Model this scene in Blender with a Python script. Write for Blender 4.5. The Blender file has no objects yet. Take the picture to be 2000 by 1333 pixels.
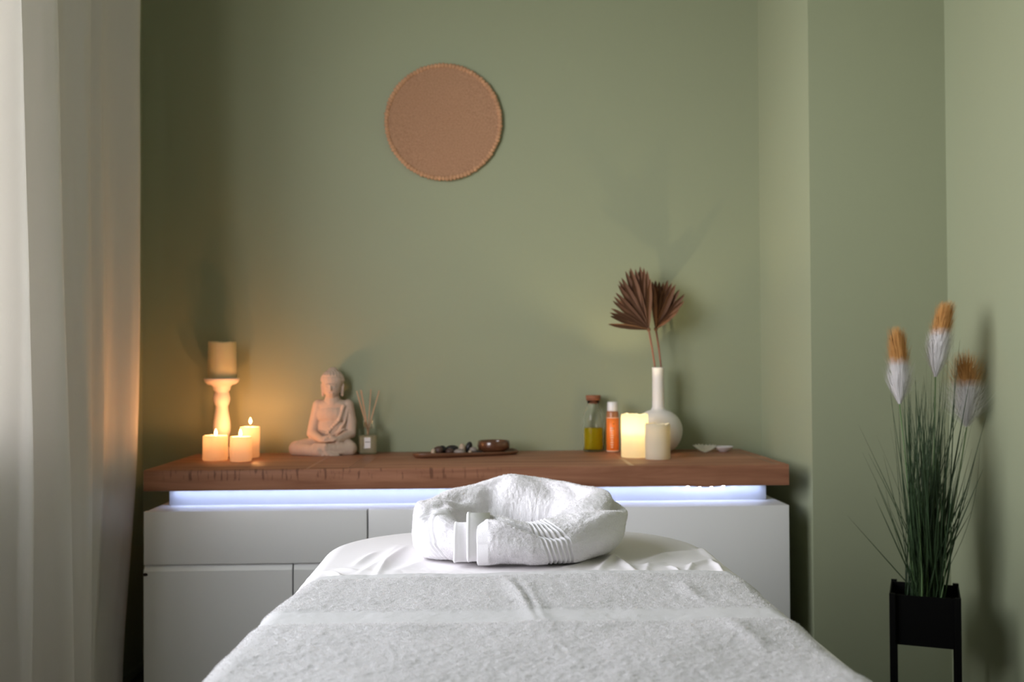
import bpy, bmesh, math, random
import numpy as np
from mathutils import Vector, Matrix

# ------------------------------------------------------------------ camera, world, exposure
scene = bpy.context.scene
C = scene.collection
PI = math.pi
F = 1944.0                     # focal length in pixels of the 2000 px frame (35 mm)
CY = 690.5
EYE = Vector((0.0, 0.0, 1.06))
cam_data = bpy.data.cameras.new('camera')
cam = bpy.data.objects.new('camera', cam_data)
C.objects.link(cam)
cam_data.sensor_width = 36.0
cam_data.lens = F / 2000.0 * 36.0
cam_data.shift_y = (CY - 666.5) / 2000.0
cam_data.clip_start = 0.02
RCAM = (Matrix.Rotation(-0.0293, 3, 'Z') @ Matrix.Rotation(PI / 2 + 0.0140, 3, 'X')
        @ Matrix.Rotation(-0.0062, 3, 'Z'))
cam.matrix_world = Matrix.Translation(EYE) @ RCAM.to_4x4()
cam_data.dof.use_dof = True
cam_data.dof.focus_distance = 1.60
cam_data.dof.aperture_fstop = 5.2
scene.camera = cam

scene.view_settings.view_transform = 'Standard'
scene.view_settings.look = 'None'
scene.view_settings.gamma = 1.0
scene.view_settings.use_curve_mapping = False
scene.view_settings.exposure = 0.20

SKY = 13.5
world = bpy.data.worlds.new('world')
scene.world = world
world.use_nodes = True
wn = world.node_tree
wn.nodes.clear()
wo = wn.nodes.new('ShaderNodeOutputWorld')
wb = wn.nodes.new('ShaderNodeBackground')
wt = wn.nodes.new('ShaderNodeTexCoord')
wsep = wn.nodes.new('ShaderNodeSeparateXYZ')
wr = wn.nodes.new('ShaderNodeValToRGB')
wr.color_ramp.elements[0].position = 0.30
wr.color_ramp.elements[0].color = (0.40, 0.40, 0.38, 1)
wr.color_ramp.elements[1].position = 0.78
wr.color_ramp.elements[1].color = (0.34, 0.37, 0.40, 1)
for pos_, col_ in ((0.47, (0.75, 0.76, 0.76, 1)), (0.52, (1.0, 0.975, 1.0, 1)), (0.60, (0.95, 0.94, 1.0, 1))):
    e_ = wr.color_ramp.elements.new(pos_); e_.color = col_
wm = wn.nodes.new('ShaderNodeMapRange')
wm.inputs[1].default_value = -1
wm.inputs[2].default_value = 1
wn.links.new(wt.outputs['Generated'], wsep.inputs[0])
wn.links.new(wsep.outputs['Z'], wm.inputs[0])
wn.links.new(wm.outputs[0], wr.inputs[0])
wn.links.new(wr.outputs[0], wb.inputs[0])
wb.inputs[1].default_value = SKY
wn.links.new(wb.outputs[0], wo.inputs[0])

# room measures (metres)
XL, XR, YB, YF, ZC = -1.075, 1.272, 3.18, -2.3, 2.75
XP, YP = 0.894, 2.685                      # pier beside the sideboard
WIN_L = (0.60, 2.22, 0.86, 2.45)          # y0, y1, z0, z1 in the left wall

def portal(name, loc, rot, sx, sy):
    l = bpy.data.lights.new(name, 'AREA')
    l.shape = 'RECTANGLE'
    l.size = sx
    l.size_y = sy
    l.cycles.is_portal = True
    o = bpy.data.objects.new(name, l)
    C.objects.link(o)
    o.location = loc
    o.rotation_euler = rot
portal('daylight_portal', (XL - 0.085, (WIN_L[0] + WIN_L[1]) / 2, (WIN_L[2] + WIN_L[3]) / 2),
       (0, -PI / 2, 0), WIN_L[3] - WIN_L[2], WIN_L[1] - WIN_L[0])

# ------------------------------------------------------------------ helpers
def ray(px, py):
    return RCAM @ Vector(((px - 1000.0) / F, (CY - py) / F, -1.0))
def atY(px, py, Y):
    d = ray(px, py)
    return EYE + d * ((Y - EYE.y) / d.y)
def atZ(px, py, z):
    d = ray(px, py)
    return EYE + d * ((z - EYE.z) / d.z)
def link(o, parent=None):
    C.objects.link(o)
    if parent is not None:
        o.parent = parent
    return o
def tag(o, label, cat, group=None, kind=None):
    o['label'] = label
    o['category'] = cat
    if group: o['group'] = group
    if kind: o['kind'] = kind
    return o
def thing(name, label, cat, loc=(0, 0, 0), rotz=0.0, group=None):
    o = bpy.data.objects.new(name, None)
    o.empty_display_size = 0.05
    C.objects.link(o)
    o.location = loc
    o.rotation_euler = (0, 0, rotz)
    return tag(o, label, cat, group)
def mesh(name, verts, faces, m, parent=None, smooth=True, fix=False):
    me = bpy.data.meshes.new(name)
    if isinstance(verts, np.ndarray): verts = verts.tolist()
    if isinstance(faces, np.ndarray): faces = faces.tolist()
    me.from_pydata(verts, [], faces)
    if fix:
        bm = bmesh.new(); bm.from_mesh(me)
        bmesh.ops.recalc_face_normals(bm, faces=bm.faces)
        bm.to_mesh(me); bm.free()
    me.materials.append(m)
    if smooth:
        me.polygons.foreach_set('use_smooth', [True] * len(me.polygons))
    me.update()
    return link(bpy.data.objects.new(name, me), parent)
class MB:
    """collects shapes into one mesh"""
    def __init__(s): s.v = []; s.f = []
    def add(s, v, f):
        n = len(s.v)
        s.v += [tuple(p) for p in v]
        s.f += [tuple(i + n for i in q) for q in f]
        return s
    def box(s, lo, hi, bev=0.0, rot=None, cen=None):
        bm = bmesh.new()
        bmesh.ops.create_cube(bm, size=1.0)
        for v in bm.verts:
            v.co = Vector([lo[i] + (v.co[i] + 0.5) * (hi[i] - lo[i]) for i in range(3)])
        if bev:
            bmesh.ops.bevel(bm, geom=bm.edges[:], offset=bev, segments=3, profile=0.5, affect='EDGES')
        if rot is not None:
            c = Vector(cen) if cen is not None else (Vector(lo) + Vector(hi)) / 2
            for v in bm.verts: v.co = c + rot @ (v.co - c)
        bm.verts.index_update()
        s.add([v.co[:] for v in bm.verts], [[v.index for v in f.verts] for f in bm.faces])
        bm.free()
        return s
    def lathe(s, prof, seg=48, wob=None, cen=(0, 0, 0), closed=True):
        v, f = [], []
        for i, (r, z) in enumerate(prof):
            for k in range(seg):
                a = 2 * PI * k / seg
                rr, zz = (r, z) if wob is None else wob(i, a, r, z)
                v.append((cen[0] + rr * math.cos(a), cen[1] + rr * math.sin(a), cen[2] + zz))
        for i in range(len(prof) - 1):
            for k in range(seg):
                k2 = (k + 1) % seg
                f.append((i * seg + k, i * seg + k2, (i + 1) * seg + k2, (i + 1) * seg + k))
        if closed:
            f.append(tuple(range(seg))[::-1])
            f.append(tuple((len(prof) - 1) * seg + k for k in range(seg)))
        return s.add(v, f)
    def tube(s, pts, rad, seg=10):
        pts = [Vector(p) for p in pts]
        n = len(pts)
        v, f = [], []
        up = Vector((0.123, 0.934, 0.311)).normalized()
        for i, p in enumerate(pts):
            t = (pts[min(i + 1, n - 1)] - pts[max(i - 1, 0)]).normalized()
            a = t.cross(up)
            if a.length < 1e-3: a = t.cross(Vector((1, 0, 0)))
            a.normalize(); b = t.cross(a)
            r = rad[i] if hasattr(rad, '__len__') else rad
            for k in range(seg):
                q = 2 * PI * k / seg
                v.append(p + a * (r * math.cos(q)) + b * (r * math.sin(q)))
        for i in range(n - 1):
            for k in range(seg):
                k2 = (k + 1) % seg
                f.append((i * seg + k, i * seg + k2, (i + 1) * seg + k2, (i + 1) * seg + k))
        f.append(tuple(range(seg))[::-1]); f.append(tuple((n - 1) * seg + k for k in range(seg)))
        return s.add(v, f)
    def ball(s, c, r, rot=None, nu=20, nv=12):
        if not hasattr(r, '__len__'): r = (r, r, r)
        v, f = [], []
        c = Vector(c)
        for j in range(1, nv):
            t = PI * j / nv
            for k in range(nu):
                a = 2 * PI * k / nu
                p = Vector((r[0] * math.sin(t) * math.cos(a), r[1] * math.sin(t) * math.sin(a), r[2] * math.cos(t)))
                if rot is not None: p = rot @ p
                v.append(c + p)
        top = Vector((0, 0, r[2])); bot = Vector((0, 0, -r[2]))
        if rot is not None: top = rot @ top; bot = rot @ bot
        v.append(c + top); v.append(c + bot)
        T, B = len(v) - 2, len(v) - 1
        for j in range(nv - 2):
            for k in range(nu):
                k2 = (k + 1) % nu
                f.append((j * nu + k, (j + 1) * nu + k, (j + 1) * nu + k2, j * nu + k2))
        for k in range(nu):
            k2 = (k + 1) % nu
            f.append((T, k, k2)); f.append((B, (nv - 2) * nu + k2, (nv - 2) * nu + k))
        return s.add(v, f)
    def build(s, name, m, parent=None, smooth=True, fix=True):
        o = mesh(name, s.v, s.f, m, parent, smooth, fix)
        return o
def autosmooth(o, ang=35):
    me = o.data
    me.polygons.foreach_set('use_smooth', [True] * len(me.polygons))
    try: me.set_sharp_from_angle(angle=math.radians(ang))
    except Exception: pass
    return o
def struct(name, mb, m, smooth=False):
    o = mb.build(name, m, smooth=smooth)
    o['kind'] = 'structure'
    return o

# smooth lattice noise, vectorised
def vnoise(x, y, seed=0):
    x = np.asarray(x, float); y = np.asarray(y, float)
    xi = np.floor(x).astype(np.int64); yi = np.floor(y).astype(np.int64)
    xf = x - xi; yf = y - yi
    u = xf * xf * (3 - 2 * xf); w = yf * yf * (3 - 2 * yf)
    def h(a, b):
        n = (a * 374761393 + b * 668265263 + seed * 974634777) & 0xffffffff
        n = ((n ^ (n >> 13)) * 1274126177) & 0xffffffff
        n = n ^ (n >> 16)
        return (n & 0xffff) / 32767.5 - 1.0
    return ((h(xi, yi) * (1 - u) + h(xi + 1, yi) * u) * (1 - w)
            + (h(xi, yi + 1) * (1 - u) + h(xi + 1, yi + 1) * u) * w)
def fbm(x, y, oct=3, seed=0):
    s = 0; a = 1
    for k in range(oct):
        s = s + a * vnoise(x * 2 ** k, y * 2 ** k, seed + k * 7); a *= 0.5
    return s
def sstep(a, b, x):
    t = np.clip((x - a) / (b - a), 0, 1)
    return t * t * (3 - 2 * t)

# ------------------------------------------------------------------ materials
def nt(name):
    m = bpy.data.materials.new(name); m.use_nodes = True
    return m, m.node_tree, m.node_tree.nodes['Principled BSDF']
def pbr(name, col, rough=0.6, bump=0.0, bscale=200.0, var=0.0, vscale=6.0, sss=0.0, sr=(0.01, 0.006, 0.003), metal=0.0,
        spec=0.5, sheen=0.0, coat=0.0):
    m, t, b = nt(name)
    b.inputs['Base Color'].default_value = (*col, 1)
    b.inputs['Roughness'].default_value = rough
    b.inputs['Metallic'].default_value = metal
    b.inputs['Specular IOR Level'].default_value = spec
    if coat: b.inputs['Coat Weight'].default_value = coat
    if sheen:
        b.inputs['Sheen Weight'].default_value = sheen
        b.inputs['Sheen Roughness'].default_value = 0.5
    if sss:
        b.inputs['Subsurface Weight'].default_value = sss
        b.inputs['Subsurface Radius'].default_value = sr
        b.inputs['Subsurface Scale'].default_value = 1.0
    tc = t.nodes.new('ShaderNodeTexCoord')
    if var:
        n = t.nodes.new('ShaderNodeTexNoise'); n.inputs['Scale'].default_value = vscale
        n.inputs['Detail'].default_value = 4
        t.links.new(tc.outputs['Object'], n.inputs['Vector'])
        mx = t.nodes.new('ShaderNodeMix'); mx.data_type = 'RGBA'
        mx.inputs[6].default_value = (*[c * (1 - var) for c in col], 1)
        mx.inputs[7].default_value = (*[min(1, c * (1 + var)) for c in col], 1)
        t.links.new(n.outputs['Fac'], mx.inputs[0])
        t.links.new(mx.outputs[2], b.inputs['Base Color'])
    if bump:
        n = t.nodes.new('ShaderNodeTexNoise'); n.inputs['Scale'].default_value = bscale
        n.inputs['Detail'].default_value = 3
        t.links.new(tc.outputs['Object'], n.inputs['Vector'])
        bp = t.nodes.new('ShaderNodeBump'); bp.inputs['Strength'].default_value = bump
        bp.inputs['Distance'].default_value = 0.002
        t.links.new(n.outputs['Fac'], bp.inputs['Height'])
        t.links.new(bp.outputs[0], b.inputs['Normal'])
    return m
WALL = (0.335, 0.362, 0.238)
M = {}
M['wall'] = pbr('sage_wall_paint', WALL, 0.55, bump=0.12, bscale=160, var=0.04, vscale=1.5, spec=0.35)
M['ceiling'] = pbr('ceiling_paint', (0.42, 0.42, 0.40), 0.8, bump=0.1, bscale=90)
M['trimw'] = pbr('skirting_paint', (0.12, 0.135, 0.085), 0.5, bump=0.05)
M['frame'] = pbr('white_window_paint', (0.75, 0.75, 0.72), 0.4, bump=0.04)
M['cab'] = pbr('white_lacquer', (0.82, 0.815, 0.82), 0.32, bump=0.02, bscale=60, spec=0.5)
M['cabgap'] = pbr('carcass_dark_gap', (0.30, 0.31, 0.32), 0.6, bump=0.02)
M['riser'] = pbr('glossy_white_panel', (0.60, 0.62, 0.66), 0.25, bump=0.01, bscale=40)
M['ceramic'] = pbr('matt_white_ceramic', (0.80, 0.76, 0.73), 0.5, bump=0.05, bscale=120, var=0.03)
M['stone'] = pbr('cast_sandstone', (0.64, 0.49, 0.40), 0.85, bump=0.5, bscale=350, var=0.12, vscale=25)
M['holder'] = pbr('painted_white_wood', (0.78, 0.66, 0.60), 0.5, bump=0.12, bscale=80, var=0.04)
M['wax'] = pbr('cream_wax', (0.88, 0.76, 0.56), 0.45, bump=0.06, bscale=60, sss=0.75, sr=(0.020, 0.010, 0.004))
M['waxold'] = pbr('yellowed_wax', (0.66, 0.57, 0.33), 0.5, bump=0.12, bscale=50, var=0.06, vscale=15, sss=0.4, sr=(0.008, 0.005, 0.002))
M['wick'] = pbr('burnt_wick', (0.03, 0.02, 0.015), 0.9, bump=0.2)
M['bowl'] = pbr('polished_dark_wood', (0.105, 0.040, 0.018), 0.22, bump=0.04, bscale=80, var=0.3, vscale=30, coat=0.4)
M['traywood'] = pbr('oiled_brown_wood', (0.155, 0.068, 0.034), 0.4, bump=0.1, bscale=90, var=0.25, vscale=20)
M['blackstone'] = pbr('black_basalt', (0.018, 0.016, 0.018), 0.45, bump=0.15, bscale=150, var=0.3, vscale=60)
M['brownstone'] = pbr('brown_pebble', (0.085, 0.045, 0.035), 0.5, bump=0.15, bscale=150, var=0.3, vscale=60)
M['greystone'] = pbr('grey_speckled_pebble', (0.27, 0.22, 0.19), 0.55, bump=0.15, bscale=150, var=0.4, vscale=120)
M['palestone'] = pbr('pale_pebble', (0.50, 0.38, 0.28), 0.55, bump=0.1, bscale=150, var=0.15, vscale=60)
M['cork'] = pbr('cork', (0.30, 0.115, 0.055), 0.8, bump=0.4, bscale=250, var=0.25, vscale=90)
M['reed'] = pbr('rattan_reed', (0.60, 0.38, 0.24), 0.8, bump=0.1)
M['paper'] = pbr('white_paper_label', (0.80, 0.79, 0.80), 0.6, bump=0.02)
M['ink'] = pbr('grey_print', (0.25, 0.24, 0.24), 0.6, bump=0.02)
M['orange'] = pbr('orange_label', (0.92, 0.215, 0.03), 0.35, bump=0.02, bscale=30)
M['amber'] = pbr('copper_toned_bottle', (0.40, 0.16, 0.07), 0.3, bump=0.02)
M['capwhite'] = pbr('white_plastic', (0.82, 0.80, 0.80), 0.35, bump=0.02)
M['pinkprint'] = pbr('pale_pink_print', (0.95, 0.62, 0.45), 0.5, bump=0.02)
M['darkprint'] = pbr('deep_orange_print', (0.45, 0.09, 0.01), 0.5, bump=0.02)
M['palm'] = pbr('dried_palm_leaf', (0.155, 0.070, 0.034), 0.75, bump=0.2, bscale=120, var=0.3, vscale=18)
M['palmlight'] = pbr('dried_palm_rib', (0.24, 0.085, 0.055), 0.7, bump=0.1, var=0.2, vscale=20)
M['blade'] = pbr('artificial_grass_green', (0.030, 0.062, 0.022), 0.5, bump=0.1, var=0.5, vscale=14)
M['bladelight'] = pbr('pale_green_stem', (0.11, 0.19, 0.07), 0.5, bump=0.1, var=0.2, vscale=14)
M['black'] = pbr('black_powder_coat', (0.003, 0.003, 0.003), 0.6, bump=0.05, bscale=300, spec=0.1)
M['soil'] = pbr('dark_soil', (0.012, 0.010, 0.008), 0.95, bump=1.0, bscale=120)
M['shell'] = pbr('shell_grey', (0.50, 0.48, 0.41), 0.5, bump=0.5, bscale=160, var=0.2, vscale=60)
M['dish'] = pbr('glazed_porcelain', (0.78, 0.74, 0.76), 0.15, bump=0.01)
M['leather'] = pbr('cream_vinyl', (0.5, 0.47, 0.42), 0.5, bump=0.15, bscale=150)
M['tablewood'] = pbr('beech_frame', (0.42, 0.27, 0.15), 0.5, bump=0.08, bscale=60, var=0.1)
M['iron'] = pbr('dark_metal', (0.03, 0.02, 0.018), 0.4, metal=0.8, bump=0.02)

def fabric(name, col, bscale, strength, dist, sheen=0.2):
    m, t, b = nt(name)
    b.inputs['Base Color'].default_value = (*col, 1)
    b.inputs['Roughness'].default_value = 0.9
    b.inputs['Specular IOR Level'].default_value = 0.15
    b.inputs['Sheen Weight'].default_value = sheen
    b.inputs['Sheen Roughness'].default_value = 0.5
    tc = t.nodes.new('ShaderNodeTexCoord')
    n = t.nodes.new('ShaderNodeTexNoise'); n.inputs['Scale'].default_value = bscale
    n.inputs['Detail'].default_value = 4; n.inputs['Roughness'].default_value = 0.65
    t.links.new(tc.outputs['Object'], n.inputs['Vector'])
    bp = t.nodes.new('ShaderNodeBump'); bp.inputs['Strength'].default_value = strength
    bp.inputs['Distance'].default_value = dist
    t.links.new(n.outputs['Fac'], bp.inputs['Height']); t.links.new(bp.outputs[0], b.inputs['Normal'])
    return m
M['terry'] = fabric('white_terry', (0.86, 0.84, 0.86), 700, 0.5, 0.0015)
M['terryold'] = fabric('greyed_white_terry', (0.62, 0.605, 0.61), 500, 0.5, 0.0015)
M['hem'] = fabric('white_woven_hem', (0.88, 0.86, 0.875), 900, 0.15, 0.0006, 0.1)
M['sheet'] = fabric('white_cotton_sheet', (0.84, 0.80, 0.815), 1200, 0.08, 0.0004, 0.1)

def curtain_mat():
    m = bpy.data.materials.new('off_white_curtain_linen'); m.use_nodes = True
    t = m.node_tree; t.nodes.clear()
    o = t.nodes.new('ShaderNodeOutputMaterial'); mix = t.nodes.new('ShaderNodeMixShader')
    d = t.nodes.new('ShaderNodeBsdfDiffuse'); tr = t.nodes.new('ShaderNodeBsdfTranslucent')
    d.inputs[0].default_value = (0.82, 0.78, 0.74, 1); tr.inputs[0].default_value = (0.66, 0.64, 0.60, 1)
    tc = t.nodes.new('ShaderNodeTexCoord'); w = t.nodes.new('ShaderNodeTexNoise')
    mp = t.nodes.new('ShaderNodeMapping'); mp.inputs['Scale'].default_value = (1, 1, 0.25)
    w.inputs['Scale'].default_value = 500
    t.links.new(tc.outputs['Object'], mp.inputs[0]); t.links.new(mp.outputs[0], w.inputs[0])
    bp = t.nodes.new('ShaderNodeBump'); bp.inputs['Strength'].default_value = 0.15; bp.inputs['Distance'].default_value = 0.001
    t.links.new(w.outputs['Fac'], bp.inputs['Height']); t.links.new(bp.outputs[0], d.inputs['Normal'])
    mix.inputs[0].default_value = 0.12
    t.links.new(d.outputs[0], mix.inputs[1]); t.links.new(tr.outputs[0], mix.inputs[2])
    t.links.new(mix.outputs[0], o.inputs[0])
    return m
M['curtain'] = curtain_mat()
def pile_mat(name, col):
    m = bpy.data.materials.new(name); m.use_nodes = True
    t = m.node_tree; t.nodes.clear()
    o = t.nodes.new('ShaderNodeOutputMaterial'); mix = t.nodes.new('ShaderNodeMixShader')
    d = t.nodes.new('ShaderNodeBsdfDiffuse'); tr = t.nodes.new('ShaderNodeBsdfTranslucent')
    d.inputs[0].default_value = (*col, 1); tr.inputs[0].default_value = (*col, 1); mix.inputs[0].default_value = 0.45
    t.links.new(d.outputs[0], mix.inputs[1]); t.links.new(tr.outputs[0], mix.inputs[2]); t.links.new(mix.outputs[0], o.inputs[0])
    return m
M['pile'] = pile_mat('cotton_pile', (0.93, 0.91, 0.925))
M['pileold'] = pile_mat('greyed_cotton_pile', (0.78, 0.76, 0.765))
def two_slots(o, m2, n_base):
    me = o.data; me.materials.append(m2)
    idx = np.zeros(len(me.polygons), dtype=np.int32); idx[n_base:] = 1
    me.polygons.foreach_set('material_index', idx); me.update()

def wood_mat(name, c1, c2, c3, saw=False):
    m, t, b = nt(name)
    tc = t.nodes.new('ShaderNodeTexCoord')
    mp = t.nodes.new('ShaderNodeMapping'); mp.inputs['Scale'].default_value = (1.4, 22, 22)
    t.links.new(tc.outputs['Object'], mp.inputs[0])
    n = t.nodes.new('ShaderNodeTexNoise'); n.inputs['Scale'].default_value = 1.6; n.inputs['Detail'].default_value = 7
    n.inputs['Distortion'].default_value = 0.6; n.inputs['Roughness'].default_value = 0.6
    t.links.new(mp.outputs[0], n.inputs[0])
    r = t.nodes.new('ShaderNodeValToRGB')
    r.color_ramp.elements[0].position = 0.3; r.color_ramp.elements[0].color = (*c1, 1)
    r.color_ramp.elements[1].position = 0.72; r.color_ramp.elements[1].color = (*c3, 1)
    e = r.color_ramp.elements.new(0.5); e.color = (*c2, 1)
    t.links.new(n.outputs['Fac'], r.inputs[0])
    out = r.outputs[0]
    if saw:   # short cross-grain saw ticks in patches of the plank
        mp2 = t.nodes.new('ShaderNodeMapping'); mp2.inputs['Scale'].default_value = (110, 5, 22)
        t.links.new(tc.outputs['Object'], mp2.inputs[0])
        n2 = t.nodes.new('ShaderNodeTexNoise'); n2.inputs['Scale'].default_value = 1.0; n2.inputs['Detail'].default_value = 2
        t.links.new(mp2.outputs[0], n2.inputs[0])
        r2 = t.nodes.new('ShaderNodeValToRGB')
        r2.color_ramp.elements[0].position = 0.57; r2.color_ramp.elements[0].color = (0, 0, 0, 1)
        r2.color_ramp.elements[1].position = 0.66; r2.color_ramp.elements[1].color = (0.6, 0.6, 0.6, 1)
        t.links.new(n2.outputs['Fac'], r2.inputs[0])
        mx = t.nodes.new('ShaderNodeMix'); mx.data_type = 'RGBA'
        mx.inputs[7].default_value = (*[c * 0.35 for c in c1], 1)
        # the ticks sit on the upper half of the left part of the front edge only
        sp_ = t.nodes.new('ShaderNodeSeparateXYZ'); t.links.new(tc.outputs['Object'], sp_.inputs[0])
        def mr(sock, a_, b_):
            q_ = t.nodes.new('ShaderNodeMapRange'); q_.inputs[1].default_value = a_; q_.inputs[2].default_value = b_
            t.links.new(sp_.outputs[sock], q_.inputs[0]); return q_.outputs[0]
        def mul(a_, b_):
            q_ = t.nodes.new('ShaderNodeMath'); q_.operation = 'MULTIPLY'
            t.links.new(a_, q_.inputs[0]); t.links.new(b_, q_.inputs[1]); return q_.outputs[0]
        mask = mul(mul(mr('X', 0.10, -0.15), mr('Z', 0.760, 0.768)), mul(mr('Y', 2.68, 2.672), mr('X', -0.87, -0.80)))
        mk = mul(mask, r2.outputs[0])
        t.links.new(mk, mx.inputs[0]); t.links.new(out, mx.inputs[6])
        out = mx.outputs[2]
    t.links.new(out, b.inputs['Base Color'])
    b.inputs['Roughness'].default_value = 0.42
    b.inputs['Specular IOR Level'].default_value = 0.35
    bp = t.nodes.new('ShaderNodeBump'); bp.inputs['Strength'].default_value = 0.25; bp.inputs['Distance'].default_value = 0.002
    t.links.new(n.outputs['Fac'], bp.inputs['Height']); t.links.new(bp.outputs[0], b.inputs['Normal'])
    return m
M['oak'] = wood_mat('brown_oak', (0.21, 0.085, 0.047), (0.32, 0.142, 0.080), (0.44, 0.21, 0.125), True)
M['floor'] = wood_mat('dark_floor_boards', (0.06, 0.035, 0.02), (0.10, 0.06, 0.035), (0.14, 0.085, 0.05))

def placemat_mat():
    m, t, b = nt('woven_terracotta_fibre')
    tc = t.nodes.new('ShaderNodeTexCoord')
    n = t.nodes.new('ShaderNodeTexNoise'); n.inputs['Scale'].default_value = 260; n.inputs['Detail'].default_value = 3
    t.links.new(tc.outputs['Object'], n.inputs[0])
    r = t.nodes.new('ShaderNodeValToRGB')
    r.color_ramp.elements[0].position = 0.3; r.color_ramp.elements[0].color = (0.37, 0.20, 0.12, 1)
    r.color_ramp.elements[1].position = 0.7; r.color_ramp.elements[1].color = (0.53, 0.31, 0.19, 1)
    t.links.new(n.outputs['Fac'], r.inputs[0]); t.links.new(r.outputs[0], b.inputs['Base Color'])
    b.inputs['Roughness'].default_value = 0.9; b.inputs['Specular IOR Level'].default_value = 0.1
    return m
M['mat'] = placemat_mat()
M['matrim'] = pbr('braided_rim_fibre', (0.55, 0.30, 0.165), 0.9, bump=0.5, bscale=200, var=0.35, vscale=45)

def glass_mat(name, col, rough=0.02, ior=1.45):
    m, t, b = nt(name)
    b.inputs['Base Color'].default_value = (*col, 1)
    b.inputs['Transmission Weight'].default_value = 1.0
    b.inputs['Roughness'].default_value = rough
    b.inputs['IOR'].default_value = ior
    return m
M['glass'] = glass_mat('clear_glass', (0.99, 1.0, 0.99), 0.02, 1.25)
def liquid(name, col, tcol, f):
    m = bpy.data.materials.new(name); m.use_nodes = True
    t = m.node_tree; t.nodes.clear()
    o = t.nodes.new('ShaderNodeOutputMaterial'); mix = t.nodes.new('ShaderNodeMixShader')
    d1 = t.nodes.new('ShaderNodeBsdfTranslucent'); d2 = t.nodes.new('ShaderNodeBsdfDiffuse'); d = t.nodes.new('ShaderNodeMixShader'); g_ = t.nodes.new('ShaderNodeBsdfRefraction')
    g_.inputs['IOR'].default_value = 1.02; g_.inputs['Color'].default_value = (*tcol, 1)
    d1.inputs[0].default_value = (*col, 1); d2.inputs[0].default_value = (*col, 1); mix.inputs[0].default_value = f
    t.links.new(d1.outputs[0], d.inputs[1]); t.links.new(d2.outputs[0], d.inputs[2])
    t.links.new(d.outputs[0], mix.inputs[1]); t.links.new(g_.outputs[0], mix.inputs[2]); t.links.new(mix.outputs[0], o.inputs[0])
    return m
M['oil'] = liquid('golden_oil', (0.85, 0.66, 0.02), (0.96, 0.85, 0.12), 0.4)
M['scent'] = liquid('pale_scent_oil', (0.85, 0.78, 0.58), (0.97, 0.95, 0.88), 0.3)
def pane_mat():
    m = bpy.data.materials.new('window_glass'); m.use_nodes = True
    t = m.node_tree; t.nodes.clear()
    o = t.nodes.new('ShaderNodeOutputMaterial'); mix = t.nodes.new('ShaderNodeMixShader')
    a = t.nodes.new('ShaderNodeBsdfTransparent'); g = t.nodes.new('ShaderNodeBsdfGlossy')
    g.inputs['Roughness'].default_value = 0.02; mix.inputs[0].default_value = 0.05
    t.links.new(a.outputs[0], mix.inputs[1]); t.links.new(g.outputs[0], mix.inputs[2]); t.links.new(mix.outputs[0], o.inputs[0])
    return m
M['pane'] = pane_mat()
def emit(name, col, s):
    m = bpy.data.materials.new(name); m.use_nodes = True
    t = m.node_tree; t.nodes.clear()
    o = t.nodes.new('ShaderNodeOutputMaterial'); e = t.nodes.new('ShaderNodeEmission')
    e.inputs[0].default_value = (*col, 1); e.inputs[1].default_value = s
    t.links.new(e.outputs[0], o.inputs[0])
    return m
M['flame'] = emit('candle_flame', (1.0, 0.62, 0.25), 14)
M['led'] = emit('cold_white_led', (0.70, 0.82, 1.0), 45)
def ledwax(name='translucent_wax_shell', dc=(0.80, 0.77, 0.66), tcol=(0.96, 0.91, 0.76), f=0.72):
    """thin wax wall of an electric candle: scatters and lets light through"""
    m = bpy.data.materials.new(name); m.use_nodes = True
    t = m.node_tree; t.nodes.clear()
    o = t.nodes.new('ShaderNodeOutputMaterial'); mix = t.nodes.new('ShaderNodeMixShader')
    d = t.nodes.new('ShaderNodeBsdfDiffuse'); tr = t.nodes.new('ShaderNodeBsdfTranslucent')
    d.inputs[0].default_value = (*dc, 1); tr.inputs[0].default_value = (*tcol, 1)
    mix.inputs[0].default_value = f
    t.links.new(d.outputs[0], mix.inputs[1]); t.links.new(tr.outputs[0], mix.inputs[2]); t.links.new(mix.outputs[0], o.inputs[0])
    return m
M['ledwax'] = ledwax()
M['waxdim'] = ledwax('ivory_wax_shell', (0.70, 0.66, 0.55), (0.85, 0.78, 0.60), 0.3)
M['waxlit'] = ledwax('warm_candle_wax', (0.88, 0.80, 0.68), (0.99, 0.92, 0.82), 0.5)
def plume_mat(name, zc, hgt):
    m, t, b = nt(name)
    tc = t.nodes.new('ShaderNodeTexCoord'); sp = t.nodes.new('ShaderNodeSeparateXYZ')
    t.links.new(tc.outputs['Object'], sp.inputs[0])
    n = t.nodes.new('ShaderNodeTexNoise'); n.inputs['Scale'].default_value = 90
    t.links.new(tc.outputs['Object'], n.inputs[0])
    mr = t.nodes.new('ShaderNodeMapRange'); mr.inputs[1].default_value = 0; mr.inputs[2].default_value = hgt
    t.links.new(sp.outputs['Z'], mr.inputs[0])
    ad = t.nodes.new('ShaderNodeMath'); ad.operation = 'MULTIPLY_ADD'; ad.inputs[1].default_value = 0.12
    t.links.new(n.outputs['Fac'], ad.inputs[0]); t.links.new(mr.outputs[0], ad.inputs[2])
    r = t.nodes.new('ShaderNodeValToRGB')
    r.color_ramp.elements[0].position = zc; r.color_ramp.elements[0].color = (0.82, 0.80, 0.80, 1)
    r.color_ramp.elements[1].position = zc + 0.12; r.color_ramp.elements[1].color = (0.62, 0.32, 0.10, 1)
    t.links.new(ad.outputs[0], r.inputs[0]); t.links.new(r.outputs[0], b.inputs['Base Color'])
    b.inputs['Roughness'].default_value = 0.9
    return m

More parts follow.
